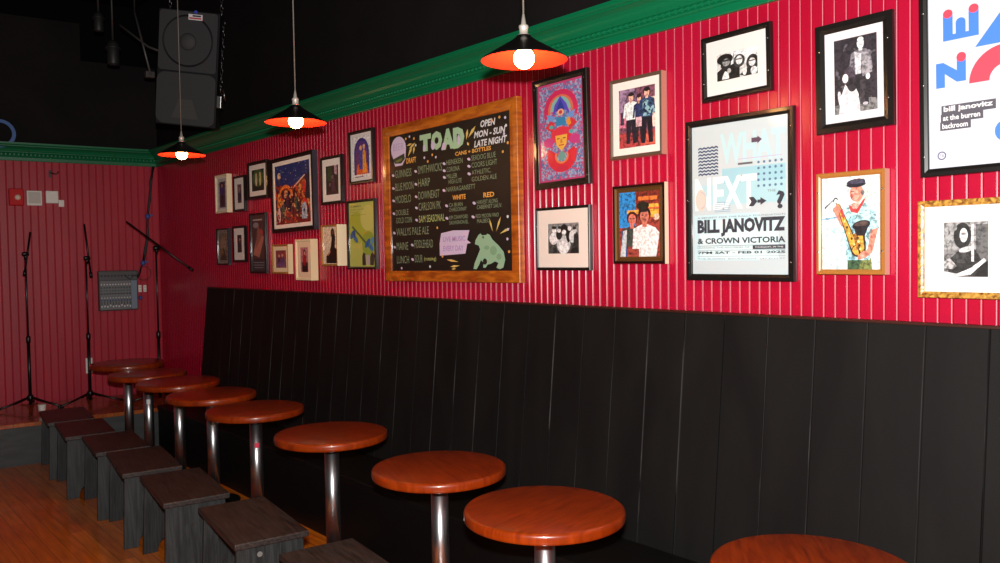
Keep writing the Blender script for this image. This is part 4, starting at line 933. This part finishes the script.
b = MB(); b.lathe([(.012, 0), (.012, .003)], mat('badge blue', (60, 70, 190), .4), 14, M=Matrix.Translation((.05, -.0165, .402)) @ Matrix.Rotation(PI/2, 4, 'X')); b.build('emblem', sp)
# chains holding it
inv = M0.inverted()
for (x, lab) in ((-.19, 'left'), (.19, 'right')):
    w0 = Vector((2.245, 6.05, 3.05)) + (M0 @ Vector((x, .12, hh))); b = MB()
    p0 = inv @ (w0 - Vector((2.245, 6.05, 3.05))); p1 = inv @ (Vector((w0.x, w0.y, 4.298)) - Vector((2.245, 6.05, 3.05)))
    n = 26
    for i in range(n):
        c = p0.lerp(p1, (i + .5)/n); d = (p1 - p0).normalized(); s_ = Vector((1, 0, 0)) if i % 2 else Vector((0, 1, 0)); L_ = (p1 - p0).length/n*.62
        ring = [c + d*(L_*math.sin(t_)) + s_*(.011*math.cos(t_)) for t_ in [2*PI*j/8 for j in range(9)]]
        b.tube(ring, .0028, STEEL, 5)
    b.build('chain', sp)
b = MB(); cx = hw + .006
for i in range(14):
    c = Vector((cx + .012, .03, .34 - i*.042)); s_ = Vector((0, 1, 0)) if i % 2 else Vector((1, 0, 0))
    b.tube([c + Vector((0, 0, 1))*(.026*math.sin(t_)) + s_*(.009*math.cos(t_)) for t_ in [2*PI*j/8 for j in range(9)]], .0026, STEEL, 5)
b.build('safety_chain', sp)
b = MB(); b.box((hw + .001, -.005, -.26), (hw + .035, .05, -.17), STEEL, bev=.004); b.tube([(hw + .02, .02, -.16), (hw + .05, .0, -.12), (hw + .06, 0, -.2)], .006, STEEL, 8); b.build('clamp', sp)

# stage light cans and rods near the ceiling
def stage_can(loc, label, lens, tilt=0, s=1.0):
    r = tag(empty('stage_light', loc), label, 'light', 'stage lights under the ceiling')
    top = 4.298 - loc[2]
    b = MB(); b.lathe([(.045*s, -.11*s), (.048*s, -.10*s), (.048*s, .05*s), (.03*s, .08*s), (.012, .09*s)], mat('dark grey can', (34, 34, 34), .5), 20); b.build('housing', r)
    b = MB(); b.tube([(0, 0, .08*s), (0, 0, top)], .010, mat('dark grey can', (34, 34, 34), .5), 8); b.build('hanging_pipe', r)
    b = MB(); b.lathe([(.060*s, .02*s), (.062*s, .03*s), (.050*s, .034*s)], mat('dark grey can', (34, 34, 34), .5), 20); b.build('yoke', r)
    b = MB(); b.lathe([(.040*s, -.1115*s), (.02*s, -.114*s)], mat('lens ' + label[:8], lens, .2), 18); b.build('lens', r)
stage_can((2.084, 7.264, 3.39), 'dim cylindrical stage light on a pipe left of the loudspeaker', (40, 40, 44))
stage_can((2.016, 7.40, 3.66), 'smaller dim stage light, higher and left of the other cylindrical one', (40, 40, 44), s=.8)
r = tag(empty('stage_light', (1.45, 7.4, 3.86)), 'amber-coloured stage light at the very top left corner', 'light', 'stage lights under the ceiling')
b = MB(); b.lathe([(.06, -.08), (.065, -.06), (.065, .06), (.03, .09)], mat('amber gel', (220, 170, 70), .4), 20); b.build('housing', r)
b = MB(); b.tube([(0, 0, .08), (0, 0, .438)], .010, IRON, 8); b.build('hanging_pipe', r)
r = tag(empty('ceiling_bracket', (2.295, 7.072, 3.20)), 'grey rods crossing in a V beside the hanging loudspeaker', 'bracket')
L0 = Vector((2.295, 7.072, 3.20)); GRD = mat('grey rod', (92, 88, 86), .45, .5)
b = MB(); b.tube([Vector((2.134, 7.229, 3.607)) - L0, Vector((2.30, 7.06, 3.42)) - L0, Vector((2.46, 6.90, 3.33)) - L0], .009, GRD, 8); b.build('rod', r)
b = MB(); b.tube([Vector((2.228, 7.148, 3.705)) - L0, Vector((2.31, 7.05, 3.19)) - L0], .009, GRD, 8); b.build('rod', r)
b = MB(); b.box((-.02, -.02, -.03), (.05, .03, .02), GRD, bev=.004); b.build('clamp', r)
b = MB(); b.tube([Vector((2.228, 7.148, 3.705)) - L0, Vector((2.228, 7.148, 4.297)) - L0], .010, IRON, 8); b.build('hanger', r)

# ------------------------------------------------------------------ light
cam_loc = Vector((0, 0, 1.66))
fl = bpy.data.lights.new('camera_flash', 'AREA'); fl.shape = 'RECTANGLE'; fl.size = .08; fl.size_y = .05; fl.energy = 180; fl.color = (1.0, .97, .94)
fo = bpy.data.objects.new('camera_flash', fl); COL.objects.link(fo); fo.location = (.0, .0, 1.83)
fo.rotation_euler = Vector((.70, .715, -.02)).to_track_quat('-Z', 'Y').to_euler(); fo['kind'] = 'structure'

wd = bpy.data.worlds.new('room'); SC.world = wd; wd.use_nodes = True
wd.node_tree.nodes['Background'].inputs[0].default_value = (1.0, .86, .78, 1); wd.node_tree.nodes['Background'].inputs[1].default_value = .035

# ------------------------------------------------------------------ camera
cd = bpy.data.cameras.new('camera'); cam = bpy.data.objects.new('camera', cd); COL.objects.link(cam)
r_, u_, f_ = (0.7567465858501515, -0.6535097564091515, -0.01611220289690245), (0.03357232795329349, 0.014237367029316573, 0.9993348768935612), (0.6528456966235865, 0.7567841803698885, -0.032713922753775805)
M = Matrix(((r_[0], u_[0], -f_[0], 0), (r_[1], u_[1], -f_[1], 0), (r_[2], u_[2], -f_[2], 1.66), (0, 0, 0, 1)))
cam.matrix_world = M
cd.sensor_width = 36; cd.lens = 822.76*36/1000; cd.clip_start = .02; cd.clip_end = 60
SC.camera = cam
SC.view_settings.view_transform = 'Standard'; SC.view_settings.look = 'None'; SC.view_settings.gamma = 1; SC.view_settings.exposure = 0.0
SC.view_settings.use_curve_mapping = False
